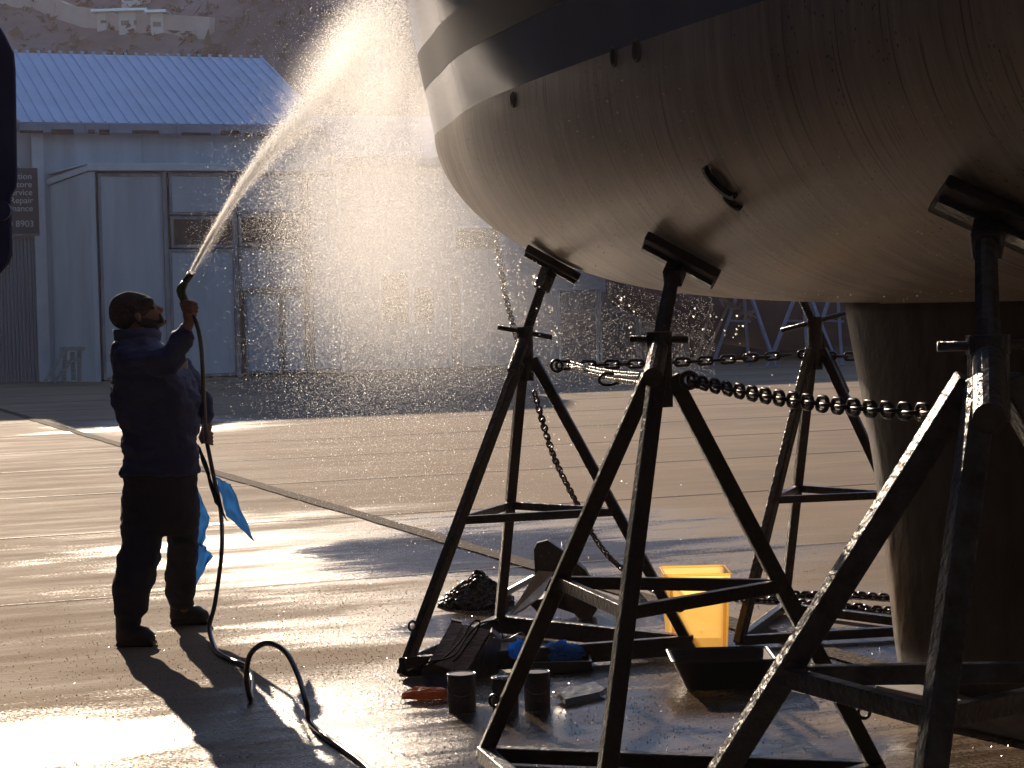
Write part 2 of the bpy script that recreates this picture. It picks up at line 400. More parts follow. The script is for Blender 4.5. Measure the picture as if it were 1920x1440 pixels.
# left wing with sign and corrugated door
wing = empty('side_building', bw(aL - 2.5, 0, BAY), 'grey side building with a ribbed door under a dark signboard at the left edge', 'building')
wm = MB(); zS1 = bl(50, 315, BAY)[1]; panel(wm, aL - 9, aL - .07, 0, zE + .02, BAY + .1, .3); wm.box(bw(aL - 4.5, zE / 2, BAY + 5), (9, 8, zE), A1); wm.build('wall', M_wall2, wing)
cm = MB(); zc = bl(50, 446, BAY)[1]
for k in range(60):
    a = aL - .15 - k * .09; panel(cm, a - .05, a, .02, zc, BAY + .03, .06)
cm.build('ribbed_door', M_corr, wing)
pm = MB(); panel(pm, aL - .12, aL + .16, 0, zE, BAY - .1, .1); pm.build('corner_post', M_trim, wing)
awn = MB(); awn.bar(bw(aL - .9, zE - .05, BAY + .05), bw(aL - .35, zE - .95, BAY + .05), .05, .03); awn.bar(bw(aL - 1.1, zE - 1.0, BAY + .06), bw(aL - .5, zE - .1, BAY + .06), .04, .02); awn.build('brace', M_trim, wing)
sg = empty('signboard', bw(*bl(50, 376, BAY - .05), BAY - .05), 'dark signboard with white lettering beside the shed, partly cut off by the blue arm', 'sign')
a1s = bl(72, 376, BAY - .12)[0]; z1s = bl(50, 315, BAY - .12)[1]; z0s = bl(50, 438, BAY - .12)[1]
panel(MB(), 0, 1, 0, 1, 0, .1)
q = MB(); panel(q, a1s - 2.6, a1s, z0s, z1s, BAY - .12, .06); q.build('board', M_dark, sg)
q = MB(); panel(q, a1s - 2.6, a1s, z0s - .05, z0s - .005, BAY - .14, .08); q.build('edge_strip', M_frame, sg)
for txt, y, xr in (('ction', 331, 60), ('Store', 346, 60), ('ervice', 361, 61), ('Repair', 376, 62), ('enance', 391, 62), ('0 8903', 420, 64)):
    cu = bpy.data.curves.new('lettering', 'FONT'); cu.body = txt; cu.size = .215 if txt != '0 8903' else .225; cu.align_x = 'RIGHT'; cu.align_y = 'CENTER'; cu.extrude = .004
    to = bpy.data.objects.new('lettering', cu); col.objects.link(to); dg = bpy.context.evaluated_depsgraph_get()
    me = bpy.data.meshes.new_from_object(to.evaluated_get(dg)); bpy.data.objects.remove(to)
    a, z = bl(xr, y, BAY - .13); p = bw(a, z, BAY - .130) - wloc(sg)
    mm = Matrix(((A1.x, 0, N1.x, p.x), (A1.y, 0, N1.y, p.y), (0, 1, 0, p.z), (0, 0, 0, 1))); me.transform(mm); me.materials.clear(); me.materials.append(M_letter)
    lo = bpy.data.objects.new('lettering', me); col.objects.link(lo); lo.parent = sg

# second building, to the right behind the spray
sb = empty('boat_store', bw(aB1 + .6, 0, BAY), 'long pale boarded boat store behind the spray, right of the shed', 'building')
b0 = a_end + .05; b1_, _ = bl(1292, 600, BAY); _, zS = bl(700, 196, BAY)
_, zS = bl(700, 300, BAY)
q = MB(); panel(q, b0, b1_, 0, zS, BAY, .3); q.box(bw(b1_ - .15, zS / 2, BAY + 4.6), (.3, 8.6, zS), A1)
for k in range(14):                                  # weatherboards
    z = zS - .15 - k * .22; panel(q, b0, bl(1050, 500, BAY)[0], z, z + .02, BAY - .02, .02)
q.build('wall', M_wall2, sb)
q = MB(); slab4(q, [bw(b0, zS, BAY - .3), bw(b1_ + .2, zS, BAY - .3), bw(b1_ + .2, zS + 1.6, BAY + 5), bw(b0, zS + 1.6, BAY + 5)], .06); q.build('roof', M_fascia, sb)
q = MB(); panel(q, b0, b1_ + .2, zS - .18, zS + .02, BAY - .33, .04); q.build('fascia', M_fascia, sb)
for x0, x1, y0, y1, mm in ((712, 764, 512, 606, M_glass), (774, 812, 540, 606, M_glass), (852, 932, 428, 466, M_glass), (842, 862, 520, 690, M_frame), (1048, 1115, 545, 680, M_frame), (1125, 1190, 548, 680, M_corr), (1200, 1280, 552, 678, M_frame)):
    a0, z1 = bl(x0, y0, BAY); a1_, _ = bl(x1, y0, BAY); z0 = max(.03, bl((x0 + x1) / 2, y1, BAY)[1])
    nm = 'window' if mm is M_glass else 'door'
    q = MB(); panel(q, a0, a1_, z0, z1, BAY - .03, .025); o = q.build(nm, mm, sb)
    f_ = MB(); t = .06; panel(f_, a0 - t, a0, z0, z1, BAY - .05, .045); panel(f_, a1_, a1_ + t, z0, z1, BAY - .05, .045); panel(f_, a0 - t, a1_ + t, z1, z1 + t, BAY - .05, .045); f_.build('frame', M_trim, o)

# things by the shed
q = empty('trestle', gz(125, 712), 'small weathered wooden trestle standing by the shed corner', 'trestle')
M_wood = mat('grey_timber', (.34, .33, .33), .8, var=.4, vscale=6, stretch=(1, 1, 6))
tb = gz(125, 722)
def tp_(x, y, dd=0): return on_plane(x, y + 5, tb - N1 * dd, N1)
for a_, b_ in (((122, 650), (120, 712)), ((149, 648), (149, 710)), ((136, 655), (138, 708))):
    MB().bar(tp_(*a_), tp_(*b_), .09).build('leg', M_wood, q)
for a_, b_ in (((122, 652), (84, 712)), ((140, 662), (100, 714)), ((122, 676), (150, 668))):
    MB().bar(tp_(*a_, -.05), tp_(*b_, -.05), .07).build('brace', M_wood, q)
MB().box(tp_(135, 649, .2), (.5, .6, .09), A1).build('top_board', M_wood, q)
q = empty('gas_bottle_trolley', gz(366, 702), 'dark trolley unit with white label bands, half hidden behind the man', 'trolley')
gp = gz(366, 702); M_bk = mat('black_plastic', (.02, .02, .022), .4); M_wh = mat('white_label', (.75, .75, .75), .5)
MB().box(gp + Vector((0, 0, .55)), (.36, .3, .9), A1, bev=.05).build('cabinet', M_bk, q)
MB().box(gp + Vector((.0, 0, .62)) + N1 * .155, (.3, .01, .07), A1).build('label', M_wh, q)
MB().box(gp + Vector((.0, 0, .5)) + N1 * .155, (.3, .01, .1), A1).build('label', M_wh, q)
MB().tube([gp + A1 * -.1 + Vector((0, 0, .95)), gp + A1 * -.08 + Vector((0, 0, 1.3)), gp + A1 * .1 + Vector((0, 0, 1.3)), gp + A1 * .1 + Vector((0, 0, .95))], .02).build('handle', M_wh, q)
for s_ in (-1, 1): MB().tube([gp + A1 * (.19 * s_) + Vector((0, 0, .1)), gp + A1 * (.24 * s_) + Vector((0, 0, .1))], .1, 14).build('wheel', M_bk, q)

# ------------------------------------------------------------ hill
from mathutils import noise as mn
def hill(x, y):
    t = y - 84 + .05 * x
    if t <= 0: return -0.5
    base = 60 * (1 - math.exp(-t / 95.0))
    nz_ = mn.noise(Vector((x * .02, y * .02, 1))) * 5 + mn.noise(Vector((x * .07, y * .07, 3))) * 2.2 + mn.noise(Vector((x * .25, y * .25, 5))) * .7
    return base + nz_ * min(1, t / 25)
xs = np.arange(-150, 200, 1.6); ys = np.arange(80, 330, 1.6)
V = np.array([(x, y, hill(x, y)) for y in ys for x in xs]); nx = len(xs)
ii, jj = np.meshgrid(np.arange(len(ys) - 1), np.arange(nx - 1), indexing='ij'); a_ = (ii * nx + jj).ravel()
M_hill = mat('scrub_hillside', (.20, .16, .17), .95, vscale=.12, color2=(.07, .06, .065), bump=1.0, bscale=1.2)  # lighter purplish base colour carries part of the haze
o = np_mesh('hill', V, np.stack([a_, a_ + 1, a_ + nx + 1, a_ + nx], 1), M_hill, True); tag(o, 'scrubby rocky hillside rising behind the sheds', None, kind='structure')
def on_hill(x, y):
    v = ray(x, y); d = 85.0
    while d < 320:
        p = CAM + v * d
        if p.z < hill(p.x, p.y): return p
        d += .25
    return CAM + v * 200
# bushes as one mass
bl_v = []; bl_f = []; kk = 0
for i in range(14000):
    x = rng.uniform(-75, 60); y = rng.uniform(90, 215); z = hill(x, y); s_ = rng.uniform(.15, .55)
    for t in range(7):
        c = np.array([x, y, z]) + rng.normal(0, .4 * s_, 3) * [1, 1, .6] + [0, 0, .3 * s_]
        tri = c + rng.normal(0, .5 * s_, (3, 3)); bl_v.append(tri); bl_f.append((kk, kk + 1, kk + 2)); kk += 3
M_bush = mat('dark_scrub', (.055, .055, .038), .9, var=.5, vscale=.3)
o = np_mesh('hillside_scrub', np.concatenate(bl_v), np.array(bl_f), M_bush); tag(o, 'dark scrub bushes covering the hillside', 'scrub', kind='stuff')
M_ret = mat('pale_retaining_wall', (.42, .36, .34), .9, var=.25, vscale=.5)
def hill_wall(pts, h, label):
    q = MB()
    for (x0, y0), (x1, y1) in zip(pts[:-1], pts[1:]):
        p0, p1 = on_hill(x0, y0), on_hill(x1, y1)
        n_ = 6
        q.bar(p0 + Vector((0, 0, -h / 2 + .5)), p1 + Vector((0, 0, -h / 2 + .5)), .5, h + 1)
    tag(q.build('retaining_wall', M_ret), label, 'wall')
hill_wall([(96, 28), (132, 42), (230, 55), (395, 66)], 1.6, 'long pale retaining wall on the hillside below the white villa')
hill_wall([(0, 4), (60, 14), (104, 30)], 2.2, 'short pale wall climbing the hillside at the upper left corner')
M_house = mat('white_render', (.5, .47, .47), .7, var=.1, vscale=.6)
def hill_house(x0, x1, y0, y1, label, wins):
    p0, p1 = on_hill(x0, y1), on_hill(x1, y1); d = (p0 - CAM).length; wid = (x1 - x0) / F * d; hh = (y1 - y0) / F * d; c = (p0 + p1) / 2
    t = empty('hillside_house', c, label, 'house')
    MB().box(c + Vector((0, 1.5, hh / 2)), (wid, 4, hh + .8)).build('wall', M_house, t)
    MB().box(c + Vector((0, 1.3, hh + .45)), (wid + .5, 4.6, .15)).build('roof', M_trim, t)
    for k in range(wins):
        u = (k + .5) / wins - .5
        MB().box(c + Vector((u * wid, -.52, hh * .5)), (wid / wins * .62, .08, hh * .5)).build('window', M_glass, t)
hill_house(186, 222, 38, 48, 'small low white outbuilding on the hill, left of the white villa', 1)
hill_house(227, 273, 37, 54, 'white villa with two wide windows on the hillside', 2)
hill_house(286, 309, 40, 56, 'small white garage on the hill, right of the white villa', 1)
hill_house(232, 284, -6, 6, 'white roofed house highest on the hillside at the top of the frame', 2)

# ------------------------------------------------------------ the sailing boat
SO = Vector((-.33, 11.0, 0)); SA = Vector((.533, -.846, 0)).normalized(); SN = Vector((-SA.y, SA.x, 0)); SN = Vector((.846, .533, 0)).normalized()
ZW = 2.5
_ic = {}
def interp(tab, s):
    k = id(tab)
    if len(tab) < 9: return float(np.interp(s, [t[0] for t in tab], [t[1] for t in tab]))
    if k not in _ic:                                  # cubic through the table in sqrt(s), so the nose stays round
        X = np.sqrt([t[0] for t in tab]); Y = np.array([t[1] for t in tab]); M = np.gradient(Y, X); _ic[k] = (X, Y, M, tab)
    X, Y, M, _t = _ic[k]; r = min(max(math.sqrt(max(s, 0)), X[0]), X[-1]); i = min(max(int(np.searchsorted(X, r)) - 1, 0), len(X) - 2)
    h = X[i + 1] - X[i]; t = (r - X[i]) / h
    return float((2*t**3-3*t*t+1)*Y[i] + (t**3-2*t*t+t)*h*M[i] + (-2*t**3+3*t*t)*Y[i+1] + (t**3-t*t)*h*M[i+1])
def smooth_tab(tab, n=300):
    xs_ = np.linspace(tab[0][0], tab[-1][0], n); ys_ = np.interp(xs_, [t[0] for t in tab], [t[1] for t in tab])
    return xs_, ys_
BT = [(0, .02), (.12, .13), (.3, .24), (.6, .38), (.98, .54), (1.5, .77), (2.06, .97), (2.7, 1.16), (3.38, 1.34), (4.77, 1.66), (6.5, 1.93), (8.5, 1.95), (10.5, 1.65), (12.6, 1.2)]
ZT = [(0, 2.36), (.1, 2.27), (.2, 2.2), (.35, 2.11), (.5, 2.03), (.75, 1.93), (1, 1.85), (1.5, 1.74), (2, 1.66), (2.5, 1.615), (3, 1.59), (4, 1.575), (6, 1.6), (8, 1.72), (10, 1.95), (12.6, 2.3)]
PT = [(0, 1.6), (1, 1.75), (2, 2.0), (4, 2.5), (8, 2.5), (12.6, 2.2)]
def hp(s, lat, z): return SO + SA * s + SN * lat + Vector((0, 0, z))
stations = list(np.concatenate([np.linspace(0, .5, 12), np.linspace(.6, 4, 35), np.linspace(4.2, 12.6, 43)]))
NT = 40
def bottom_grid():
    G = []
    for s in stations:
        b_, zb, p = interp(BT, s), interp(ZT, s), interp(PT, s); D = ZW - zb; row = []
        for k in range(NT + 1):
            th = math.pi / 2 * k / NT; c_, s__ = math.cos(th), math.sin(th)
            y = b_ * (c_ ** (2 / p)); z = ZW - D * (s__ ** (2 / p)); row.append((s, y, z))
        G.append(row)
    return G
Gd = bottom_grid()
M_bot = bpy.data.materials.new('antifouling_paint')
def antifoul(mt):
    mt.use_nodes = True; n = mt.node_tree; L = n.links; b = n.nodes['Principled BSDF']
    uv = n.nodes.new('ShaderNodeUVMap'); uv.uv_map = 'UVMap'
    def mp(scale):
        q = n.nodes.new('ShaderNodeMapping'); q.inputs['Scale'].default_value = scale; L.new(uv.outputs[0], q.inputs[0]); return q.outputs[0]
    def nz(vec, sc_, det=5, ro=.6):
        q = n.nodes.new('ShaderNodeTexNoise'); q.inputs['Scale'].default_value = sc_; q.inputs['Detail'].default_value = det; q.inputs['Roughness'].default_value = ro; L.new(vec, q.inputs[0]); return q.outputs[0]
    st = nz(mp((14, .8, 1)), 1.5, 9, .72); thin = nz(mp((60, 1.0, 1)), 1.3, 3, .5); big = nz(mp((.9, .9, 1)), 1.5, 5)
    vo = n.nodes.new('ShaderNodeTexVoronoi'); vo.inputs['Scale'].default_value = 42; L.new(mp((1, .8, 1)), vo.inputs[0])
    def rampf(v, a, b_):
        q = n.nodes.new('ShaderNodeMapRange'); q.inputs[1].default_value = a; q.inputs[2].default_value = b_; L.new(v, q.inputs[0]); return q.outputs[0]
    cr = n.nodes.new('ShaderNodeValToRGB'); e = cr.color_ramp.elements; e[0].position = .36; e[0].color = (.27, .225, .19, 1); e[1].position = .66; e[1].color = (.66, .58, .49, 1)
    ad = n.nodes.new('ShaderNodeMath'); ad.operation = 'MULTIPLY_ADD'; L.new(st, ad.inputs[0]); ad.inputs[1].default_value = .6
    ad2 = n.nodes.new('ShaderNodeMath'); ad2.operation = 'MULTIPLY'; L.new(big, ad2.inputs[0]); ad2.inputs[1].default_value = .4; L.new(ad2.outputs[0], ad.inputs[2]); L.new(ad.outputs[0], cr.inputs[0])
    # thin dark run lines
    ln = rampf(thin, .61, .66)
    m1 = n.nodes.new('ShaderNodeMixRGB'); m1.blend_type = 'MULTIPLY'; L.new(ln, m1.inputs[0]); L.new(cr.outputs[0], m1.inputs[1]); m1.inputs[2].default_value = (.35, .32, .3, 1)
    # specks where droplets sit
    sp = n.nodes.new('ShaderNodeMath'); sp.operation = 'LESS_THAN'; L.new(vo.outputs['Distance'], sp.inputs[0]); sp.inputs[1].default_value = .19
    msk = rampf(nz(mp((1.6, 1.2, 1)), 2.2, 4), .48, .56); spm = n.nodes.new('ShaderNodeMath'); spm.operation = 'MULTIPLY'; L.new(sp.outputs[0], spm.inputs[0]); L.new(msk, spm.inputs[1])
    m2 = n.nodes.new('ShaderNodeMixRGB'); m2.blend_type = 'MULTIPLY'; L.new(spm.outputs[0], m2.inputs[0]); L.new(m1.outputs[0], m2.inputs[1]); m2.inputs[2].default_value = (.3, .28, .27, 1)
    L.new(m2.outputs[0], b.inputs['Base Color']); b.inputs['Roughness'].default_value = .42
    bp = n.nodes.new('ShaderNodeBump'); bp.inputs['Strength'].default_value = .35; bp.inputs['Distance'].default_value = .006
    sm = n.nodes.new('ShaderNodeMath'); sm.operation = 'ADD'; L.new(st, sm.inputs[0]); L.new(spm.outputs[0], sm.inputs[1]); L.new(sm.outputs[0], bp.inputs['Height']); L.new(bp.outputs[0], b.inputs['Normal'])
antifoul(M_bot)
boat = empty('sailing_yacht', hp(4.5, 0, .1), 'large sailing yacht propped ashore with brown antifouled bottom and grey glossy topsides', 'yacht')
def grid_obj(name, grid, m_, mirror=True, parent=boat):
    L0 = wloc(parent); vs = []; fs = []; uvs = []
    for side in (-1, 1):
        k0 = len(vs); nr = len(grid[0])
        for row in grid:
            for (s, y, z) in row: vs.append(tuple(hp(s, y * side, z) - L0)); uvs.append((s, (z if False else 0)))
        for i in range(len(grid) - 1):
            for j in range(nr - 1):
                a = k0 + i * nr + j; q = (a, a + 1, a + nr + 1, a + nr); fs.append(q if side < 0 else q[::-1])
    me = bpy.data.meshes.new(name); me.from_pydata(vs, [], fs); me.update()
    ul = me.uv_layers.new(name='UVMap'); nr = len(grid[0]); ng = len(grid) * nr
    gl = []
    for row in grid:
        acc = 0; last = None
        for (s, y, z) in row:
            if last: acc += math.hypot(y - last[0], z - last[1])
            last = (y, z); gl.append((s, acc))
    for lp in me.loops: ul.data[lp.index].uv = (gl[lp.vertex_index % ng][0], gl[lp.vertex_index % ng][1] + (0 if lp.vertex_index < ng else 7))
    bm = bmesh.new(); bm.from_mesh(me); bmesh.ops.remove_doubles(bm, verts=bm.verts, dist=.0005); bmesh.ops.recalc_face_normals(bm, faces=bm.faces); bm.to_mesh(me); bm.free()
    me.polygons.foreach_set('use_smooth', [True] * len(me.polygons)); me.materials.append(m_)
    o = bpy.data.objects.new(name, me); col.objects.link(o); o.parent = parent; return o
hb = grid_obj('hull_bottom', Gd, M_bot)
bvh = BVHTree.FromPolygons([tuple(Vector(v.co) + wloc(boat)) for v in hb.data.vertices], [tuple(p.vertices) for p in hb.data.polygons])
def hull_hit(x, y):
    h_ = bvh.ray_cast(CAM, ray(x, y).normalized())
    if h_[0] is None: return None, None
    n_ = h_[1]
    if n_.dot(ray(x, y)) > 0: n_ = -n_
    return h_[0], n_
def topy(s, z):
    t = z - ZW; b_ = interp(BT, s); fl = .19 * (1 - math.exp(-s / .8)) * math.exp(-s / 9)
    return b_ + fl * t * (1.0 - .12 * t)
def topgrid(z0, z1, n, off=0.0):
    G = []
    for s in stations:
        row = []
        for k in range(n + 1):
            z = z0 + (z1(s) - z0 if callable(z1) else z1 - z0) * k / n
            rake = -.30 * (z - ZW) * max(0, 1 - s / 4.0)
            row.append((s + rake, topy(s, z) + off, z))
        G.append(row)
    return G
M_top = mat('glossy_topside', (.24, .29, .39), .12, var=.15, vscale=2.0, metal=.15, bump=.03, bscale=3)  # blue of the sky reflection is put into the base colour
M_stripe = mat('navy_boot_stripe', (.006, .010, .035), .35, spec=.2)
sheer = lambda s: interp([(0, 4.3), (5, 3.95), (12.6, 3.9)], s)
grid_obj('topsides', topgrid(ZW, 2.735, 3), M_top)
grid_obj('boot_stripe', topgrid(2.735, 2.92, 2, .002), M_stripe)
grid_obj('topsides', topgrid(2.92, sheer, 12), M_top)
dk = MB(); n_s = len(stations); vs = []
for s in stations:
    z = sheer(s); rk = -.30 * (z - ZW) * max(0, 1 - s / 4.0); yy = topy(s, z); vs += [hp(s + rk, -yy, z), hp(s + rk, yy, z)]
dk.add(vs, [(2 * i, 2 * i + 1, 2 * i + 3, 2 * i + 2) for i in range(n_s - 1)])
M_deck = mat('deck_paint', (.55, .55, .52), .6, var=.1); dk.build('deck', M_deck, boat)
tr = MB(); row = [hp(12.6, -y, z) for (s, y, z) in Gd[-1]] + [hp(12.6, y, z) for (s, y, z) in Gd[-1]][::-1] + [hp(12.6, topy(12.6, 3.9), 3.9), hp(12.6, -topy(12.6, 3.9), 3.9)]
tr.add(row, [tuple(range(len(row)))]); tr.build('transom', M_top, boat)
q = MB(); q.box(hp(6.8, 0, 4.2), (4.2, 2.2, .5), SA, bev=.12); q.build('cabin', M_deck, boat)
# keel
def s_of(x): k = (x - 960) / F; return (k * 11 + .33) / (.533 + .846 * k)
rings = []
for x, y in ((1588, 560), (1592, 590), (1604, 660), (1622, 760), (1638, 860), (1652, 980), (1664, 1090), (1674, 1190), (1684, 1285)):
    s = s_of(x + (y - 560) * .0); d = 11 - .846 * s; p = at(x, y, d); z = p.z; z = max(z, .10)
    t0 = s; t1 = 5.9 - .25 * (1.6 - z) ; ch = t1 - t0; rg = []
    th = .16 + .03 * max(0, .6 - z)
    for k in range(28):
        an = 2 * math.pi * k / 28; u = (1 - math.cos(an)) / 2; wv = th * math.copysign(1, math.sin(an)) * (2.2 * math.sqrt(max(0, u)) * (1 - u) ** .9) if 0 < k < 28 and k != 14 else 0
        rg.append(hp(t0 + ch * u, wv, z))
    rings.append(rg)
M_keel = mat('keel_paint', (.09, .072, .06), .45, vscale=3, color2=(.035, .028, .024), bump=.5, bscale=9, stretch=(1.2, 1.2, .7))
kb = MB().loft(rings); keel = kb.build('keel', M_keel, boat, smooth=True)
q = MB(); q.loft([[hp(3.30 + (5.95 - 3.3) * (1 - math.cos(2 * math.pi * k / 24)) / 2, .2 * math.sin(2 * math.pi * k / 24), z) for k in range(24)] for z in (1.575, 1.60)]); q.build('keel_joint', M_bot, boat)
# through-hull fittings
M_fit = mat('bronze_fitting', (.18, .15, .11), .4, metal=.6, var=.4, vscale=30); M_hole = mat('dark_opening', (.006, .006, .006), .6)  # hull openings are flat black discs with the hole's shade painted in
def fitting(x, y, r, tall=1.0, ring=True):
    p, n_ = hull_hit(x, y)
    if p is None: return
    up = (Vector((0, 0, 1)) - n_ * n_.z).normalized()
    o = MB().torus(p + n_ * .004, r, r * .22, n_, 28, 8, sx=tall, X=up).build('skin_fitting', M_fit if ring else M_bot, boat, smooth=True)
    X = up; Y = n_.cross(X); k = 24
    vs = [p + n_ * .006 + X * math.cos(2 * math.pi * i / k) * r * tall * .85 + Y * math.sin(2 * math.pi * i / k) * r * .85 for i in range(k)]
    MB().add(vs, [tuple(range(k))]).build('opening', M_hole, o)
fitting(1153, 106, .026, 1.3); fitting(1195, 95, .028, 1.3); fitting(963, 187, .022, 1.3)
def hull_oval(cx, cy, ax_, ay_, ratio, m_, name, lift=.005, ring=0.0, arc=None):
    p, n_ = hull_hit(cx, cy); pa_, _n = hull_hit(cx + ax_, cy + ay_)
    X = pa_ - p; X = X - n_ * X.dot(n_); a_ = X.length; X.normalize(); Y = n_.cross(X); k = 32
    pt = lambda t, s_: p + n_ * lift + X * (math.cos(t) * a_ * s_) + Y * (math.sin(t) * a_ * ratio * s_)
    if ring: return MB().tube([pt(2 * math.pi * i / k, 1) for i in range(k + 1)], ring, 8, False).build(name, m_, boat, smooth=True)
    if arc:
        T = np.linspace(arc[0], arc[1], 20); w2 = [arc[2] * math.sin(math.pi * i / 19) ** .5 + .01 for i in range(20)]
        return MB().prism([pt(t, 1.0) for t in T] + [pt(t, 1.0 + w_2) for t, w_2 in zip(T[::-1], w2[::-1])], n_ * .02).build(name, m_, boat)
    return MB().add([pt(2 * math.pi * i / k, 1) for i in range(k)], [tuple(range(k))]).build(name, m_, boat)
hull_oval(1352, 333, 18, 17, .62, M_hole, 'opening')
hull_oval(1375, 375, 11, 9, .6, M_hole, 'opening')
for arc_ in ((math.pi * 1.02, math.pi * 1.98, .42),):
    hull_oval(1355, 334, 27, 24, .66, M_hole, 'dark_crescent', .001, arc=arc_); hull_oval(1378, 373, 14, 11, .7, M_hole, 'dark_crescent', .001, arc=arc_)  # raised black crescent along one side of each oval
# timber block under the keel
q = MB(); q.box(hp(4.7, 0, .05), (2.2, .5, .095), SA, bev=.01); tag(q.build('keel_block', M_wood, loc=hp(4.7, 0, 0)), 'flat timber block lying under the foot of the keel', 'timber block')

# ------------------------------------------------------------ yard stands
M_steel = mat('dark_painted_steel', (.012, .011, .013), .30, vscale=16, color2=(.03, .022, .018), bump=.5, bscale=45)
M_steelb = mat('blue_painted_steel', (.07, .085, .12), .3, coat=.5, vscale=14, color2=(.02, .017, .02), bump=.6, bscale=45)
M_pad = mat('dark_pad_timber', (.03, .022, .018), .7, var=.5, vscale=10, bump=.6, bscale=30)
stands = {}
def make_stand(key, feet, top, plate, w_, label, brace_z=.66, legtop=1.36, handle=(.12, 0.0), col_z=1.46, base=True, m_=M_steel, padw=.3, base_h=None, pipe=.3):
    feet = [Vector(f) for f in feet]; c = Vector(top); c.z = 0
    st = empty('boat_stand', c, label, 'boat stand', 'steel tripod stands propping the yacht')
    apex = Vector((c.x, c.y, legtop))
    legs = []
    for f_ in feet:
        d = (f_ - c); d.z = 0; d.normalize(); a = apex + d * (w_ * .75); b = Vector((f_.x, f_.y, .02))
        legs.append((a, b)); MB().bar(b, a, w_, w_, up=(Vector((-1, -.12, .5)) if f_.x < c.x - .25 and key in 'bd' else d), bev=.006).build('leg', m_, st)
    bh = base_h or w_
    for i in range(3):
        a, b = legs[i][1], legs[(i + 1) % 3][1]
        if base: MB().bar(Vector((a.x, a.y, .01 + bh / 2 + .002 * i)), Vector((b.x, b.y, .01 + bh / 2 + .002 * i)), w_ * .95, bh, bev=.005, ext=-.02).build('base_bar', m_, st)
        ta = (legtop - brace_z) / (legtop - .02); p = legs[i][0].lerp(legs[i][1], ta); q_ = legs[(i + 1) % 3][0].lerp(legs[(i + 1) % 3][1], ta)
        MB().bar(p, q_, w_ * .6, w_ * .8, bev=.003, ext=-w_ * .8).build('brace', m_, st)
    for i, (a, b) in enumerate(legs):
        d = (b - c); d.z = 0; d.normalize(); e = a.lerp(b, .86); MB().torus(e + d * (w_ * .5 + .018) * 1 + Vector((0, 0, .02)), .02, .006, Vector((0, 0, 1)).cross(d), 18, 6).build('eyelet', m_, st, smooth=True)
    ct = Vector((c.x, c.y, col_z)); P, n_ = plate; d_r = (P + n_ * .09 - ct).normalized(); MB().tube([ct - d_r * (.10 + pipe), ct], w_ * .6, 16).build('sleeve', m_, st, smooth=False); MB().tube([Vector((c.x, c.y, legtop - .1)), ct], w_ * .8, 16).build('collar', m_, st); MB().tube([ct, ct + Vector((0, 0, .045))], w_ * .85, 16).build('nut', m_, st)
    P, n_ = plate; d = (P - ct).normalized(); Pt = P + n_ * .09
    # threaded rod
    L_ = (Pt - ct).length; n_th = int(L_ / .011); pts = []; rs = []
    for i in range(n_th * 2 + 1):
        pts.append(ct.lerp(Pt, i / (n_th * 2))); rs.append(w_ * (.40 if i % 2 else .50))
    MB().tube(pts, rs, 14).build('screw_rod', m_, st)
    hl, ang = handle; hx = Vector((math.cos(ang), math.sin(ang) * .3, math.sin(ang) * -1)).normalized()
    hc = ct + Vector((0, 0, .02)); MB().tube([hc - hx * hl, hc + hx * hl], .012 if w_ < .07 else .014, 10).build('handle', m_, st, smooth=True)
    # head
    X = Vector((1, 0, 0)); X = (X - n_ * X.dot(n_)).normalized()
    hd = MB().box(P + n_ * .03, (padw, padw * .75, .035), X, n_, bev=.006).build('head_plate', M_pad, st)
    MB().box(P + n_ * .055, (padw * .95, .06, .02), X, n_).build('plate_rib', m_, hd)
    MB().bar(P + n_ * .06, Pt + (ct - Pt).normalized() * .09, w_ * 1.3, w_ * 1.3, bev=.005).build('socket', m_, st)
    stands[key] = (st, legs, ct); return st
def hh(x, y):
    p, n_ = hull_hit(x, y)
    if p is None: p, n_ = hull_hit(x + 8, y - 14)
    return p, n_
# stand at the forefoot
f1 = [gz(755, 1275), gz(935, 1190), gz(1300, 1232)]
p, n_ = hh(1042, 484); make_stand('a', f1, sum(f1, Vector()) / 3, (p, n_), .046, 'black tripod stand under the bow beside the anchor, left of the others', handle=(.125, R(12)), padw=.28, base_h=.085, pipe=.1)
f2 = [gz(905, 1432), gz(1650, 1462)]; md_ = (f2[0] + f2[1]) / 2; sd_ = (f2[1] - f2[0]); pr = Vector((sd_.y, -sd_.x, 0)).normalized(); f2.append(md_ + pr * sd_.length * .85)
c2 = at(1236, 660, 6.6)
p, n_ = hh(1283, 476); make_stand('b', f2, c2, (p, n_), .052, 'black tripod stand with broad plate on the hull, nearest the middle of the photo', handle=(.095, R(2)), padw=.31)
f3 = [gz(1385, 1215), gz(1470, 1150)]; f3.append(f3[0] + Vector(((f3[1] - f3[0]).x * .5 + (f3[1] - f3[0]).y * .866, -(f3[1] - f3[0]).x * .866 + (f3[1] - f3[0]).y * .5, 0)))
c3 = at(1528, 640, 9.75)
p3 = at(1500, 556, 9.7)
h_ = bvh.find_nearest(p3); n3 = h_[1];  n3 = n3 if n3.z < 0 else -n3
make_stand('c', f3, c3, (h_[0], n3), .044, 'black tripod stand on the far side of the hull in front of the keel', handle=(.165, R(-14)), col_z=1.47)
f4 = [Vector((.29, 5.23, 0)), Vector((.78, 4.25, 0)), Vector((2.0, 5.15, 0))]
c4 = at(1853, 670, 4.8); p, n_ = hh(1872, 392)
make_stand('d', f4, c4, (p, n_), .062, 'blue-black tripod stand with flaking lit leg, nearest the camera at right', m_=M_steelb, brace_z=.66, padw=.34, legtop=1.40, col_z=1.46)

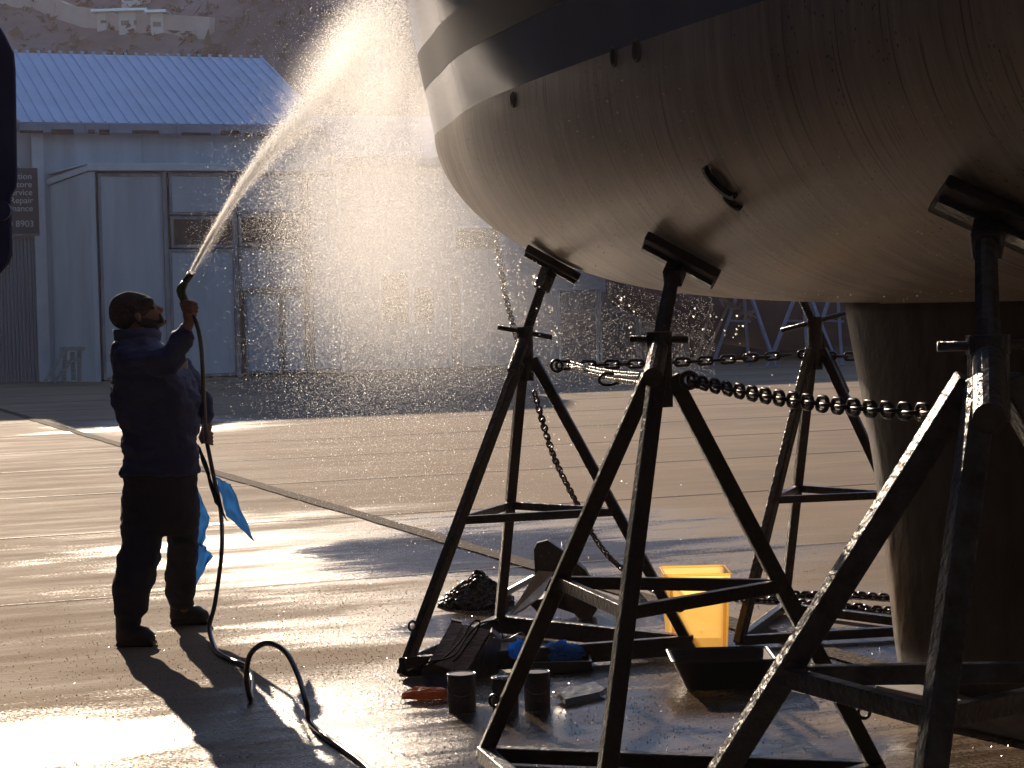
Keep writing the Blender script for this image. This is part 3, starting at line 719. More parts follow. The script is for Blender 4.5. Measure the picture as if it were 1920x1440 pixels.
# ------------------------------------------------------------ chains
M_chain = mat('rusty_chain', (.045, .034, .032), .32, metal=.5, vscale=30, color2=(.02, .014, .014))
M_chaing = mat('galvanised_chain', (.35, .34, .33), .22, metal=.9, var=.4, vscale=40)
def link_tpl(L_, W_, r, n=14, k=6):
    vs = []; pts = []
    hs = (L_ - W_) / 2
    for i in range(n):
        t = 2 * math.pi * i / n; x = math.cos(t) * W_ / 2; y = math.sin(t) * W_ / 2; x += hs if math.cos(t) > 0 else -hs if math.cos(t) < -1e-6 else 0; pts.append((x, y, math.cos(t), math.sin(t)))
    for (x, y, dx, dy) in pts:
        for j in range(k):
            u = 2 * math.pi * j / k; vs.append((x + dx * math.cos(u) * r, y + dy * math.cos(u) * r, math.sin(u) * r))
    fs = [(i * k + j, ((i + 1) % n) * k + j, ((i + 1) % n) * k + (j + 1) % k, i * k + (j + 1) % k) for i in range(n) for j in range(k)]
    return np.array(vs), np.array(fs)
def resample(pts, step):
    pts = [Vector(p) for p in pts]; out = [pts[0]]; acc = 0
    for a, b in zip(pts[:-1], pts[1:]):
        L_ = (b - a).length
        if L_ == 0: continue
        t = step - acc
        while t <= L_: out.append(a.lerp(b, t / L_)); t += step
        acc = L_ - (t - step)
    return out
def chain_mesh(mb, pts, L_, W_, r, jit=.15, tw=0.0):
    V_, F_ = link_tpl(L_, W_, r); step = L_ - 2.2 * r; P = resample(pts, step)
    for i in range(len(P) - 1):
        c = (P[i] + P[i + 1]) / 2; X = (P[i + 1] - P[i]).normalized(); U = Vector((0, 0, 1)) if abs(X.z) < .95 else Vector((1, 0, 0)); Y = (U - X * U.dot(X)).normalized(); Z = X.cross(Y)
        an = (math.pi / 2 if i % 2 else 0) + tw + random.uniform(-jit, jit); Y2 = Y * math.cos(an) + Z * math.sin(an); Z2 = X.cross(Y2)
        mb.add([c + X * v[0] + Y2 * v[1] + Z2 * v[2] for v in V_], [tuple(f) for f in F_])
    return mb
def sag(a, b, s_, n=30): return [Vector(a).lerp(Vector(b), t / n) - Vector((0, 0, s_ * 4 * (t / n) * (1 - t / n))) for t in range(n + 1)]
def spline(P, n=12):
    P = [Vector(p) for p in P]; P = [P[0] * 2 - P[1]] + P + [P[-1] * 2 - P[-2]]; out = []
    for i in range(1, len(P) - 2):
        for k in range(n):
            t = k / n; out.append(.5 * ((2 * P[i]) + (-P[i - 1] + P[i + 1]) * t + (2 * P[i - 1] - 5 * P[i] + 4 * P[i + 1] - P[i + 2]) * t * t + (-P[i - 1] + 3 * P[i] - 3 * P[i + 1] + P[i + 2]) * t ** 3))
    out.append(P[-2]); return out
def chain_obj(pts, L_, W_, r, m_, label, jit=.15):
    o = chain_mesh(MB(), pts, L_, W_, r, jit).build('chain', m_, smooth=True); tag(o, label, 'chain'); return o
chain_obj(sag(at(1046, 685, 9.2), at(1492, 664, 9.72), .012), .078, .034, .0075, M_chain, 'long-linked rusty chain stretched between the bow stand and the far stand', .05)
chain_obj(sag(at(1500, 664, 9.72), at(1700, 665, 9.9), .01), .078, .034, .0075, M_chain, 'short run of rusty chain going behind the keel from the far stand')
chain_obj(sag(at(1292, 712, 6.5), at(1808, 775, 4.85), .022), .062, .038, .0068, M_chain, 'heavy black chain sagging between the middle stand and the nearest stand')
q = MB(); q.torus(at(1046, 687, 9.2), .022, .007, Vector((.3, 1, 0)), 18, 7); q.torus(at(1292, 709, 6.5), .024, .009, Vector((.3, 1, 0)), 18, 7); q = None
sh = MB().torus(at(1044, 686, 9.17), .026, .007, Vector((.2, 1, 0)), 20, 7).build('shackle', M_chain, smooth=True); tag(sh, 'small round shackle holding the long chain to the bow stand', 'shackle')
sh = MB().torus(at(1292, 713, 6.48), .024, .009, Vector((.2, 1, .2)), 20, 7).torus(at(1306, 720, 6.46), .022, .008, Vector((.2, .4, 1)), 20, 7).build('shackle', M_chain, smooth=True); tag(sh, 'bulky black shackle holding the heavy chain to the middle stand', 'shackle')
q = MB(); chain_mesh(q, sag(at(1072, 683, 9.0), at(1203, 706, 7.4), .01), .036, .022, .005); chain_mesh(q, sag(at(1072, 686, 9.02), at(1203, 716, 7.42), .012), .036, .022, .005)
tag(q.build('chain', M_chaing, smooth=True), 'doubled wet galvanised chain glittering in the sun between the left and middle stands', 'chain')
hk = MB().tube(spline([at(1158, 700, 7.9), at(1168, 712, 7.9), at(1155, 719, 7.9), at(1135, 722, 7.9), at(1124, 716, 7.9), at(1127, 705, 7.9), at(1140, 700, 7.9), at(1152, 702, 7.9)]), .006, 8).build('hook', M_chain, smooth=True); tag(hk, 'open steel hook hanging from the glittering doubled chain', 'hook')
chain_obj(spline([at(925, 380, 11.3), at(932, 450, 11.2), at(945, 540, 11.0), at(962, 610, 10.8), at(985, 690, 10.7)]), .04, .026, .0055, M_chaing, 'anchor chain hanging down behind the bow, left of the bow stand')
gch = gz(1170, 1068)
chain_obj(spline([at(1002, 735, 10.7), at(1010, 765, 10.75), at(1040, 860, 11.0), at(1082, 945, 11.3), at(1110, 1000, 11.6), at(1140, 1042, 11.8), gz(1170, 1069, .012), gz(1215, 1100, .012), gz(1250, 1118, .012)]), .046, .03, .006, M_chain, 'anchor chain slanting down behind the stands to the wet ground')
def gline(pts, wob=.015):
    P = resample(spline([gz(x, y, .012) for x, y in pts]), .05); return [p + Vector((random.uniform(-wob, wob), random.uniform(-wob, wob), 0)) for p in P]
chain_obj(gline([(1376, 1106), (1450, 1112), (1530, 1116), (1600, 1116), (1720, 1124)]), .05, .034, .008, M_chain, 'upper of two chains lying on the ground behind the keel', .5)
chain_obj(gline([(1376, 1123), (1450, 1126), (1530, 1134), (1600, 1139), (1720, 1150)]), .05, .034, .008, M_chain, 'lower of two chains lying on the ground behind the keel', .5)
# heap of chain by the anchor
q = MB(); cpile = gz(893, 1140)
V_, F_ = link_tpl(.05, .034, .008, 10, 5)
for i in range(520):
    an = random.uniform(0, 2 * math.pi); rr = math.sqrt(random.random()) ; hx_ = rr * math.cos(an) * .19; hy_ = rr * math.sin(an) * .19; hz_ = max(0, (1 - rr)) * .15 * random.random() ** .4
    c = cpile + Vector((hx_, hy_ + .1, .012 + hz_ + (.03 if hx_ > 0 else 0) * (1 - rr))); M3 = Matrix.Rotation(random.uniform(0, 6.3), 3, 'X') @ Matrix.Rotation(random.uniform(0, 6.3), 3, 'Z') @ Matrix.Rotation(random.uniform(0, 6.3), 3, 'Y')
    q.add([c + M3 @ Vector(v) for v in V_], [tuple(f) for f in F_])
tag(q.build('chain_heap', M_chain, smooth=True, loc=cpile), 'heap of wet glinting anchor chain on the ground beside the anchor', 'chain')

# ------------------------------------------------------------ anchor
M_anc = mat('brown_anchor_steel', (.035, .018, .015), .3, vscale=8, color2=(.02, .012, .012), bump=.4, bscale=20)
M_ancg = mat('galvanised_anchor_steel', (.5, .52, .55), .35, metal=.5, var=.35, vscale=10, bump=.4, bscale=25)
ag = gz(1060, 1160); anc = empty('plough_anchor', ag, 'big plough anchor with brown flukes and grey shank lying on the wet ground', 'anchor')
dA = (ag - CAM).dot(_f)
def ap(x, y, dd=0): return at(x, y, dA + dd)
dep = Vector((0.05, 1, 0)).normalized()
MB().prism([ap(1003, 1078), ap(1001, 1030), ap(1007, 1018), ap(1026, 1013), ap(1066, 1040), ap(1090, 1075), ap(1060, 1085)], dep * .05).build('fluke', M_anc, anc)
MB().prism([ap(1063, 1042, -.02), ap(1098, 1070, .03), ap(1112, 1095, .04), ap(1104, 1165, -.02), ap(1085, 1160, -.05), ap(1058, 1130, -.06), ap(1048, 1085, -.04)], dep * .12).build('fluke', M_anc, anc)
MB().prism([ap(1104, 1095, .06), ap(1120, 1130, .06), ap(1119, 1145, .04), ap(1104, 1166, .0), ap(1095, 1130, .0)], dep * .06).build('fluke_tip', M_anc, anc)
gr = MB(); gr.add([ap(952, 1158, -.12), ap(1008, 1070, -.02), ap(1038, 1072, .0), ap(1016, 1118, -.1), ap(980, 1146, -.1), ap(1000, 1110, .12)], [(0, 1, 2, 3), (0, 3, 4), (0, 4, 5), (0, 5, 1), (1, 5, 2), (2, 5, 3), (3, 5, 4)]); gr.build('fluke', M_ancg, anc)['label'] = 'grey pointed fluke blade'
MB().bar(ap(948, 1112, .05), ap(1004, 1082, .06), .05, .03, bev=.008).build('shank', M_ancg, anc)
MB().bar(ap(1000, 1085, .06), ap(1085, 1120, .1), .04, .07, bev=.008).build('shank', M_anc, anc)
MB().prism([ap(990, 1130, .02), ap(1060, 1110, .02), ap(1090, 1155, .0), ap(1045, 1140, -.02), ap(1010, 1150, .0)], dep * .15).build('base_plate', M_anc, anc)

# ------------------------------------------------------------ clutter under the bow stand
def can(x, y, r, hgt, label, rot):
    c = gz(x, y) + Vector((0, r, 0)); t = empty('paint_can', c, label, 'paint can', 'paint cans under the bow stand')
    M_c = mat('can_label', (.03, .033, .05), .4, vscale=14, color2=(.055, .055, .07)); M_l2 = mat('can_band', (.10, .09, .12), .5, vscale=60, color2=(.03, .03, .045))
    MB().tube([c + Vector((0, 0, z)) for z in (.002, .006, hgt - .006, hgt)], [r * .98, r, r, r * .98], 28).build('body', M_c, t)
    MB().torus(c + Vector((0, 0, hgt)), r * .98, .003, (0, 0, 1), 32, 6).build('rim', M_fitm, t, smooth=True)
    MB().tube([c + Vector((0, 0, z)) for z in (hgt * .25, hgt * .72)], [r * 1.012] * 2, 28, False).build('label', M_l2, t)
    MB().tube([c + Vector((math.cos(a_) * r * 1.02, -abs(math.sin(a_)) * r * 1.15 , hgt * .8 - abs(math.sin(a_)) * .05)) for a_ in np.linspace(0, math.pi, 14)], .0016, 6).build('wire_handle', M_fitm, t)
    return t, c
M_fitm = mat('tin_rim', (.3, .3, .32), .2, metal=.9, var=.3, vscale=30)
t, c = can(866, 1338, .056, .148, 'left paint can with no lid, dark and dripping', 0)
MB().tube([c + Vector((0, 0, .125)), c + Vector((0, 0, .127))], .054, 28).build('paint', M_hole, t)
t, c = can(948, 1344, .052, .145, 'middle paint can with a pale metal lid', 1)
MB().tube([c + Vector((0, 0, .145)), c + Vector((0, 0, .150))], [.047, .046], 28).torus(c + Vector((0, 0, .150)), .034, .003, (0, 0, 1), 28, 6).build('lid', M_fitm, t)
t, c = can(1008, 1335, .052, .15, 'right paint can mostly hidden behind a stand leg', 2)
MB().tube([c + Vector((0, 0, .130)), c + Vector((0, 0, .132))], .05, 28).build('paint', M_hole, t)
M_bw = mat('wet_brown_timber', (.30, .16, .11), .35, vscale=7, color2=(.10, .05, .035), bump=.6, bscale=30, stretch=(1, 1, 5))
M_bwd = mat('dark_wet_timber', (.03, .02, .017), .4, var=.4, vscale=9, bump=.5, bscale=20)
cb = gz(885, 1262, 0); cb.y += .25
wb = empty('wooden_chock', cb, 'wet brown slatted wooden chock leaning in the stand base with black cords over it', 'chock')
dB = 8.75
def kp(x, y, dd=0): return at(x, y, dB + dd)
th_ = Vector((.03, .05, -.03))
for i in range(3):
    u0 = i / 3; u1 = (i + 1) / 3 - .03
    a = kp(846, 1166, .1).lerp(kp(922, 1182, .05), u0); b = kp(846, 1166, .1).lerp(kp(922, 1182, .05), u1); c = kp(805, 1240, -.12).lerp(kp(872, 1266, -.15), u1); d = kp(805, 1240, -.12).lerp(kp(872, 1266, -.15), u0)
    MB().prism([a, b, c, d], Vector((0, .03, -.02))).build('slat', M_bw, wb)
MB().prism([kp(842, 1198, .1), kp(846, 1162, .1), kp(866, 1166, .12), kp(850, 1196, .1)], Vector((0, .1, -.01))).build('end_block', M_bwd, wb)
MB().prism([kp(922, 1184, .05), kp(874, 1268, -.14), kp(890, 1275, 0), kp(935, 1262, .1), kp(940, 1200, .12)], Vector((0, .12, 0))).build('side_block', M_bwd, wb)
MB().prism([kp(805, 1242, -.12), kp(872, 1268, -.14), kp(860, 1300, -.2), kp(800, 1296, -.2), kp(790, 1262, -.1)], Vector((0, .2, 0))).build('base_block', M_bwd, wb)
M_cord = mat('black_cord', (.006, .006, .006), .95, spec=.1)
for P in ([(790, 1252, -.1), (830, 1235, -.16), (865, 1200, -.06), (880, 1175, 0), (893, 1163, .0), (900, 1170, 0), (890, 1190, -.05), (872, 1215, -.12), (860, 1232, -.17), (850, 1240, -.2)],
          [(765, 1258, -.1), (800, 1243, -.16), (850, 1230, -.18), (875, 1195, -.06), (900, 1170, .0), (925, 1164, .0), (935, 1170, .02), (945, 1200, .0)]):
    o = MB().tube(spline([kp(*p) for p in P], 6), .004, 6).build('cord', M_cord, smooth=True); tag(o, 'thin black cord looped over the brown chock, ' + ('its upper end curling' if P[0][0] == 790 else 'trailing left to the stand foot'), 'cord')
o = MB().tube(spline([kp(925, 1196, -.1), kp(950, 1199, -.1), kp(978, 1187, -.1), kp(986, 1210, -.1), kp(990, 1230, -.12)], 6), .003, 6).build('wire', M_fitm, smooth=True); tag(o, 'bent bare wire sticking up beside the crumpled blue gloves', 'wire')
# amber rag
def crumple(c, r, sc_, m_, name, amp, seed, label, cat, fs=3.0, parent=None):
    bm = bmesh.new(); bmesh.ops.create_icosphere(bm, subdivisions=4, radius=1)
    for v in bm.verts:
        k = mn.noise(v.co * fs + Vector((seed, 0, 0))) + .6 * abs(mn.noise(v.co * fs * 2.3 + Vector((0, seed, 0)))); v.co *= 1 + amp * k
        v.co = Vector((v.co.x * r * sc_[0], v.co.y * r * sc_[1], max(v.co.z, -.6) * r * sc_[2]))
    me = bpy.data.meshes.new(name); bm.to_mesh(me); bm.free(); me.materials.append(m_)
    o = bpy.data.objects.new(name, me); col.objects.link(o); o.location = c; tag(o, label, cat); return o
M_rag = translucent('amber_plastic', (.55, .22, .05), .45, .18)
crumple(gz(800, 1318) + Vector((0, .05, .025)), .09, (1.05, .5, .3), M_rag, 'plastic_pouch', .35, 3, 'amber plastic pouch lying on the wet ground left of the paint cans', 'pouch')
M_blue = translucent('blue_nitrile', (.06, .38, .85), .5, .08)
crumple(at(975, 1222, 8.85), .05, (.9, .7, .9), M_blue, 'crumpled_glove', .45, 1, 'small crumpled blue glove beside the middle of the stand base', 'glove', 4)
crumple(at(1052, 1226, 8.95), .075, (1.15, .7, .65), M_blue, 'crumpled_gloves', .5, 6, 'larger bunch of crumpled blue gloves in the black paint tray', 'gloves', 4)
ty = empty('paint_tray', at(1045, 1246, 8.9), 'black paint tray holding the crumpled blue gloves', 'tray'); 
tpz = at(1050, 1243, 8.95); ty.location = tpz
MB().box(tpz + Vector((0, 0, -.012)), (.26, .3, .012), Vector((1, .1, 0)), bev=.003).build('tray_floor', M_bk, ty)
for dx, dy, a, b in ((0, -.15, .26, .01), (0, .15, .26, .01), (-.13, 0, .01, .3), (.13, 0, .01, .3)):
    MB().box(tpz + Vector((dx, dy, .012)), (a, b, .04)).build('tray_side', M_bk, ty)
tsup = MB().box(Vector((tpz.x + .05, tpz.y, (tpz.z - .02) / 2)), (.5, .32, tpz.z - .02), Vector((1, .1, 0)), bev=.008).build('timber_baulk', M_bwd, loc=tpz); tag(tsup, 'dark wet timber baulk under the black paint tray', 'timber')
o = MB().prism([gz(1040, 1305, .02), gz(1115, 1288, .02), gz(1142, 1298, .015), gz(1125, 1308, .01), gz(1060, 1322, .01)], Vector((0, .03, .018))).build('timber_wedge', M_bwd); tag(o, 'dark flat timber wedge on the ground right of the paint cans', 'timber')
# yellow tub
M_yel = translucent('yellow_plastic', (.98, .66, .18), .85, .4, transp=.3)
yc = empty('yellow_bin', at(1312, 1220, 9.3), 'square yellow translucent plastic bin glowing in the sun behind the stand leg', 'bin')
yb = gz(1312, 1218); yc.location = yb
y0_ = (yb - CAM).dot(_f)
def ring_box(c, wx, wy, z, rad=.03, n=5):
    out = []
    for sx, sy, a0 in ((1, 1, 0), (-1, 1, 90), (-1, -1, 180), (1, -1, 270)):
        for k in range(n): an = R(a0 + 90 * k / (n - 1)); out.append(c + Vector((sx * (wx - rad) + math.cos(an) * rad, sy * (wy - rad) + math.sin(an) * rad, z)))
    return out
c_ = yb + Vector((0, .16, 0)); rg = [ring_box(c_, .135 + .018 * t, .135 + .018 * t, .004 + .34 * t) for t in (0, .02, .3, .6, .9, 1)]
q = MB().loft(rg, False); q.add(ring_box(c_, .135, .135, .004), [tuple(range(20))]); q.build('bin_wall', M_yel, yc, smooth=False)
q = MB(); rr_ = ring_box(c_, .153, .153, .344); q.tube(rr_ + [rr_[0]], .006, 6); q.build('rim', M_yel, yc)
for dx in (-.115, .115): MB().bar(c_ + Vector((dx, -.139, .01)), c_ + Vector((dx * 1.1, -.156, .33)), .014, .008).build('rib', M_yel, yc)
# black mortar tub
tb_ = gz(1360, 1300); c_ = tb_ + Vector((0, .17, 0)); bt = empty('black_tub', tb_, 'shallow black mixing tub with a thin shiny rim beneath the yellow bin', 'tub')
rg = [ring_box(c_, .15 + .06 * t, .11 + .05 * t, .004 + .125 * t) for t in (0, .1, .5, 1)] + [ring_box(c_, .14 + .06 * t, .10 + .05 * t, .014 + .115 * t) for t in (1, .5, .1, 0)]
MB().loft(rg).build('tub_wall', M_bk, bt)
rr_ = ring_box(c_, .212, .162, .130); MB().tube(rr_ + [rr_[0]], .005, 6).build('rim', M_bk, bt)

# ------------------------------------------------------------ background right: maroon hull, pale stands, tarpaulin
M_mar = mat('maroon_hull', (.045, .012, .022), .5, var=.4, vscale=2)
M_pale = mat('pale_blue_steel', (.20, .24, .33), .4, var=.3, vscale=8)
bh_ = gz(1480, 683); bo = empty('maroon_boat', bh_ + Vector((0, 4, 0)), 'dark maroon boat hull on pale stands in the far right background', 'boat')
rg = []
for i in range(25):
    u = i / 24; x = -7 + 16 * u; b_ = 1.9 * math.sin(math.pi * min(1, (u * 1.1 + .02))) ** .5 if u < .9 else 1.5; b_ = max(b_, .05); zb_ = .25 + 1.3 * (1 - min(1, u * 3)) ** 2
    rg.append([bh_ + A1 * (x + 2.5) + Vector((0, 4, 0)) - N1 * (b_ * math.cos(t)) * -1 + Vector((0, 0, 2.1 - (2.1 - zb_) * abs(math.sin(t)) ** .8)) for t in np.linspace(0, math.pi, 17)] + [bh_ + A1 * (x + 2.5) + Vector((0, 4, 0)) - N1 * b_ * 1.1 + Vector((0, 0, 3.8)), bh_ + A1 * (x + 2.5) + Vector((0, 4, 0)) + N1 * b_ * 1.1 + Vector((0, 0, 3.8))])
MB().loft(rg).build('hull', M_mar, bo, smooth=True)
MB().box(bh_ + A1 * 4 + Vector((0, 4, .5)), (5, .4, 1.0), A1, bev=.05).build('keel', M_mar, bo)
bdist = (bh_ - CAM).dot(_f) - 1
labs = ['pale steel stand nearest the leaning planks, before the maroon hull', 'pale steel stand with a level crossbar, left of the far tripod screw', 'pale steel stand seen between the far tripod and the keel']
for k, (xc, sp) in enumerate(((1395, 60), (1505, 66), (1570, 60))):
    t = empty('pale_stand', at(xc, 690, bdist), labs[k], 'boat stand', 'pale stands under the maroon hull')
    for dx0, dx1, dd in ((-8, -sp, .4), (0, sp * .15, -.7), (8, sp, .3)): MB().bar(at(xc + dx0, 540, bdist), gz(xc + dx1, 688 + dd * 2, 0), .07, .07).build('leg', M_pale, t)
    MB().bar(at(xc - sp * .45, 601, bdist), at(xc + sp * .2, 603, bdist - .2), .05, .05).build('brace', M_pale, t)
M_plank = mat('pale_plank', (.42, .33, .26), .7, var=.3, vscale=5)
for i, (a, b, lb) in enumerate((((1366, 572), (1330, 640), 'thin pale plank leaning at the right of a leaning pair'), ((1335, 570), (1318, 616), 'thin pale plank leaning at the left of a leaning pair'))):
    pz = gz(b[0] - 14, 684); o = MB().bar(at(a[0], a[1], bdist), pz, .06, .03).build('leaning_plank', M_plank); tag(o, lb, 'plank')
M_tarp = translucent('torn_brown_tarpaulin', (.30, .19, .13), .3, .6)
q = MB()
for k in range(9):
    x = 1345 + k * 9 + random.uniform(-3, 3); y = 560 + k * 5 + random.uniform(-6, 6)
    P = [at(x + random.uniform(-14, 14), y + random.uniform(-14, 14), bdist + random.uniform(-.3, .3)) for _ in range(4)]; q.add(P, [(0, 1, 2), (0, 2, 3)])
    q.tube([at(x, y, bdist), at(x + 9, y + 5, bdist)], .02, 5)
tag(q.build('torn_tarpaulin', M_tarp), 'torn brown tarpaulin scraps caught between the planks and pale stands', 'tarpaulin')
# dark boat shed behind, closing the right background
q = empty('brick_store', gz(1500, 676) + Vector((0, 14, 0)), 'dark reddish store wall closing the view behind the maroon hull', 'building')
q.location = bw(b1_ + 9, 0, 3); M_brk = mat('dark_red_wall', (.06, .03, .035), .8, var=.4, vscale=1)
MB().box(bw(b1_ + 9.6, 2.6, 3), (18, 4, 5.2), A1).build('wall', M_brk, q); MB().box(bw(b1_ + 9.6, 5.3, 3), (18.6, 4.6, .2), A1).build('roof', M_roof, q)

# ------------------------------------------------------------ blue lift arm, upper left
M_navy = mat('navy_steel', (.03, .045, .15), .35, var=.3, vscale=5, bump=.2, bscale=12)
dL = 12.0; la = empty('lift_arm', Vector((-6.5, 12.2, 0)), 'dark navy steel lift arm cut off by the left edge of the photo', 'lift')
poly = [(-60, -60), (-10, 30), (12, 68), (27, 98), (30, 130), (33, 340), (30, 355), (22, 368), (24, 480), (18, 495), (0, 516), (-14, 530), (-60, 530)]
o = MB().prism([at(x, y, dL) for x, y in poly], Vector((-.15, .5, 0))).build('arm', M_navy, la)
md = o.modifiers.new('b', 'BEVEL'); md.width = .02; md.segments = 3
lbase = gz(-260, 1080); ax_ = at(-60, 200, dL).x; ay_ = at(0, 200, dL).y + .25
MB().box(Vector((ax_ - 3.2, ay_, 2.2)), (.5, .5, 4.4), bev=.03).build('column', M_navy, la); MB().box(Vector((ax_ - 1.5, ay_, 4.1)), (3.4, .45, .5), bev=.03).build('cross_beam', M_navy, la); MB().box(Vector((ax_ - .1, ay_, 3.6)), (.4, .4, .9), bev=.03).build('hanger', M_navy, la)
MB().tube([at(3, 395, dL) + Vector((0, -.03, 0)), at(3, 395, dL) + Vector((0, .04, 0))], .06, 20).build('pin', M_navy, la)

# ------------------------------------------------------------ the man
M_skin = mat('skin', (.30, .15, .11), .5, var=.15, vscale=20)
M_jkt = mat('blue_overall_fabric', (.008, .027, .14), .75, var=.25, vscale=14, bump=.5, bscale=22)
M_trs = mat('dark_work_trousers', (.006, .011, .035), .85, var=.3, vscale=12, bump=.5, bscale=22)
M_bean = mat('brown_knit_beanie', (.045, .028, .024), .95, var=.3, vscale=60, bump=.8, bscale=90)
M_boot = mat('black_boots', (.008, .008, .009), .45, bump=.3, bscale=30)
M_hair = mat('dark_beard', (.02, .013, .01), .9, bump=.8, bscale=80)
M_glove = mat('black_work_glove', (.012, .012, .012), .7, bump=.3, bscale=40)
DM = 10.05; PX = DM / F
fm = gz(300, 1190); man = empty('person', Vector((fm.x, DM, 0)), 'man in blue jacket, dark trousers and brown beanie looking up and raising a hose gun', 'person')
def mp_(x, y, dd=0.0): return at(x, y, DM + dd)
def erow(l, r, y, hd, dd=0.0, n=28, sq=2.2):
    c = mp_((l + r) / 2, y, dd); hw = (r - l) / 2 * PX; out = []
    for k in range(n):
        a = 2 * math.pi * k / n; ca, sa = math.cos(a), math.sin(a); out.append(c + Vector((math.copysign(abs(ca) ** (2 / sq), ca) * hw, math.copysign(abs(sa) ** (2 / sq), sa) * hd, 0)))
    return out
# body (skin): head, neck, trunk, arms, hands, legs in one surface
bd = MB()
bd.ball(mp_(251, 583), .093, 14, (1.0, .82, 1.0))
bd.cap(mp_(262, 583), 24 * PX, mp_(287, 596), 15 * PX); bd.cap(mp_(280, 580), 15 * PX, mp_(301, 603), 10 * PX)
bd.cap(mp_(285, 571), 6 * PX, mp_(292, 577), 5 * PX)                                   # brow
bd.cap(mp_(290, 574), 4 * PX, mp_(303, 580), 4.4 * PX); bd.cap(mp_(303, 580), 4.4 * PX, mp_(299, 587), 4 * PX)                                # nose
bd.cap(mp_(299, 590, -.012), 3.4 * PX, mp_(299, 590, .012), 3.4 * PX)                  # lip
bd.cap(mp_(303, 596, -.012), 3.2 * PX, mp_(303, 596, .012), 3.2 * PX)
bd.cap(mp_(258, 592, -.085), 6 * PX, mp_(263, 603, -.08), 4 * PX)                      # ear
bd.cap(mp_(262, 612), 23 * PX, mp_(258, 650), 25 * PX)                                 # neck
bd.loft([erow(225, 300, 650, .14), erow(222, 340, 690, .17), erow(225, 350, 760, .16), erow(252, 350, 840, .13), erow(250, 350, 940, .11)])
bd.cap(mp_(250, 677, -.19), 17 * PX, mp_(322, 680, -.26), 15 * PX); bd.cap(mp_(320, 680, -.26), 14 * PX, mp_(342, 634, -.25), 11 * PX); bd.cap(mp_(342, 634, -.25), 11 * PX, mp_(354, 606, -.25), 10 * PX)
bd.cap(mp_(335, 680, .16), 18 * PX, mp_(380, 745, .2), 15 * PX); bd.cap(mp_(380, 745, .2), 14 * PX, mp_(388, 800, .2), 10 * PX)
bd.cap(mp_(268, 960, -.08), 20 * PX, mp_(258, 1075, -.18), 16 * PX); bd.cap(mp_(258, 1075, -.18), 16 * PX, mp_(245, 1180, -.23), 10 * PX)
bd.cap(mp_(340, 960, .08), 19 * PX, mp_(342, 1050, .17), 15 * PX); bd.cap(mp_(342, 1050, .17), 15 * PX, mp_(345, 1140, .32), 9 * PX)
# hands: raised hand closed round the gun grip
HD = -.25
bd.cap(mp_(355, 603, HD), 9.5 * PX, mp_(352, 590, HD), 9.5 * PX); bd.cap(mp_(352, 590, HD), 9.5 * PX, mp_(349, 573, HD + .008), 7.5 * PX)
for j, (y0, L_) in enumerate(((565, 17), (572, 20), (579, 19), (586, 15))):
    a = mp_(346, y0, HD - .022); b = mp_(359, y0 + 1, HD - .036); c = mp_(359 + L_ * .55, y0 + 5, HD - .018); d = mp_(359 + L_ * .4, y0 + 8, HD + .012)
    r_ = (3.5 - .25 * j) * PX
    bd.cap(a, r_ * 1.1, b, r_, 8); bd.cap(b, r_, c, r_ * .92, 8); bd.cap(c, r_ * .92, d, r_ * .8, 8)
bd.cap(mp_(345, 582, HD + .02), 4.4 * PX, mp_(340, 570, HD + .024), 3.9 * PX, 8); bd.cap(mp_(340, 570, HD + .024), 3.9 * PX, mp_(343, 556, HD + .012), 3.2 * PX, 8)
# lower hand
H2 = .2
bd.cap(mp_(388, 798, H2), 10 * PX, mp_(385, 815, H2), 11 * PX)
for j, (y0) in enumerate((808, 815, 822, 828)):
    bd.cap(mp_(381, y0, H2 - .03), 3.6 * PX, mp_(391, y0 + 2, H2 - .045), 3.4 * PX, 8); bd.cap(mp_(391, y0 + 2, H2 - .045), 3.4 * PX, mp_(398, y0 + 5, H2 - .02), 3.0 * PX, 8)
bd.cap(mp_(380, 808, H2 - .02), 4.2 * PX, mp_(375, 820, H2 - .035), 3.6 * PX, 8); bd.cap(mp_(375, 820, H2 - .035), 3.6 * PX, mp_(379, 830, H2 - .04), 3.2 * PX, 8)
body = bd.build('body', M_skin, man, remesh=.004, smooths=1)
# jacket
jk = MB()
jk.loft([erow(222, 296, 622, .10), erow(219, 300, 640, .15), erow(215, 322, 660, .20), erow(211, 348, 690, .23), erow(209, 368, 720, .23), erow(212, 376, 750, .22), erow(220, 374, 780, .21), erow(230, 371, 812, .20), erow(234, 371, 850, .19), erow(230, 373, 875, .20), erow(230, 374, 888, .20)])
jk.cap(mp_(240, 672, -.17), 25 * PX, mp_(262, 668, .17), 24 * PX)
jk.cap(mp_(246, 678, -.19), 27 * PX, mp_(318, 680, -.26), 26 * PX); jk.cap(mp_(318, 680, -.26), 26 * PX, mp_(345, 634, -.25), 19 * PX); jk.cap(mp_(335, 640, -.25), 20 * PX, mp_(347, 620, -.25), 15.5 * PX)
jk.cap(mp_(345, 690, .15), 24 * PX, mp_(374, 745, .2), 23 * PX); jk.cap(mp_(374, 745, .2), 23 * PX, mp_(382, 785, .2), 16 * PX)
jacket = jk.build('jacket', M_jkt, man, remesh=.011, smooths=3); wrinkle(jacket, .022, 6, 4, (1, 1, 1.8)); wrinkle(jacket, .009, 17, 8, (1, 1, 2.2))
cl = MB()
for k in range(2):
    pass
cl.loft([erow(214, 296, 617, .115), erow(216, 300, 626, .125), erow(218, 298, 640, .125)], False); cl.loft([erow(222, 290, 617, .10), erow(222, 292, 640, .11)], False)
co = cl.build('collar', M_jkt, man, remesh=None, smooth=True); md = co.modifiers.new('s', 'SOLIDIFY'); md.thickness = .006
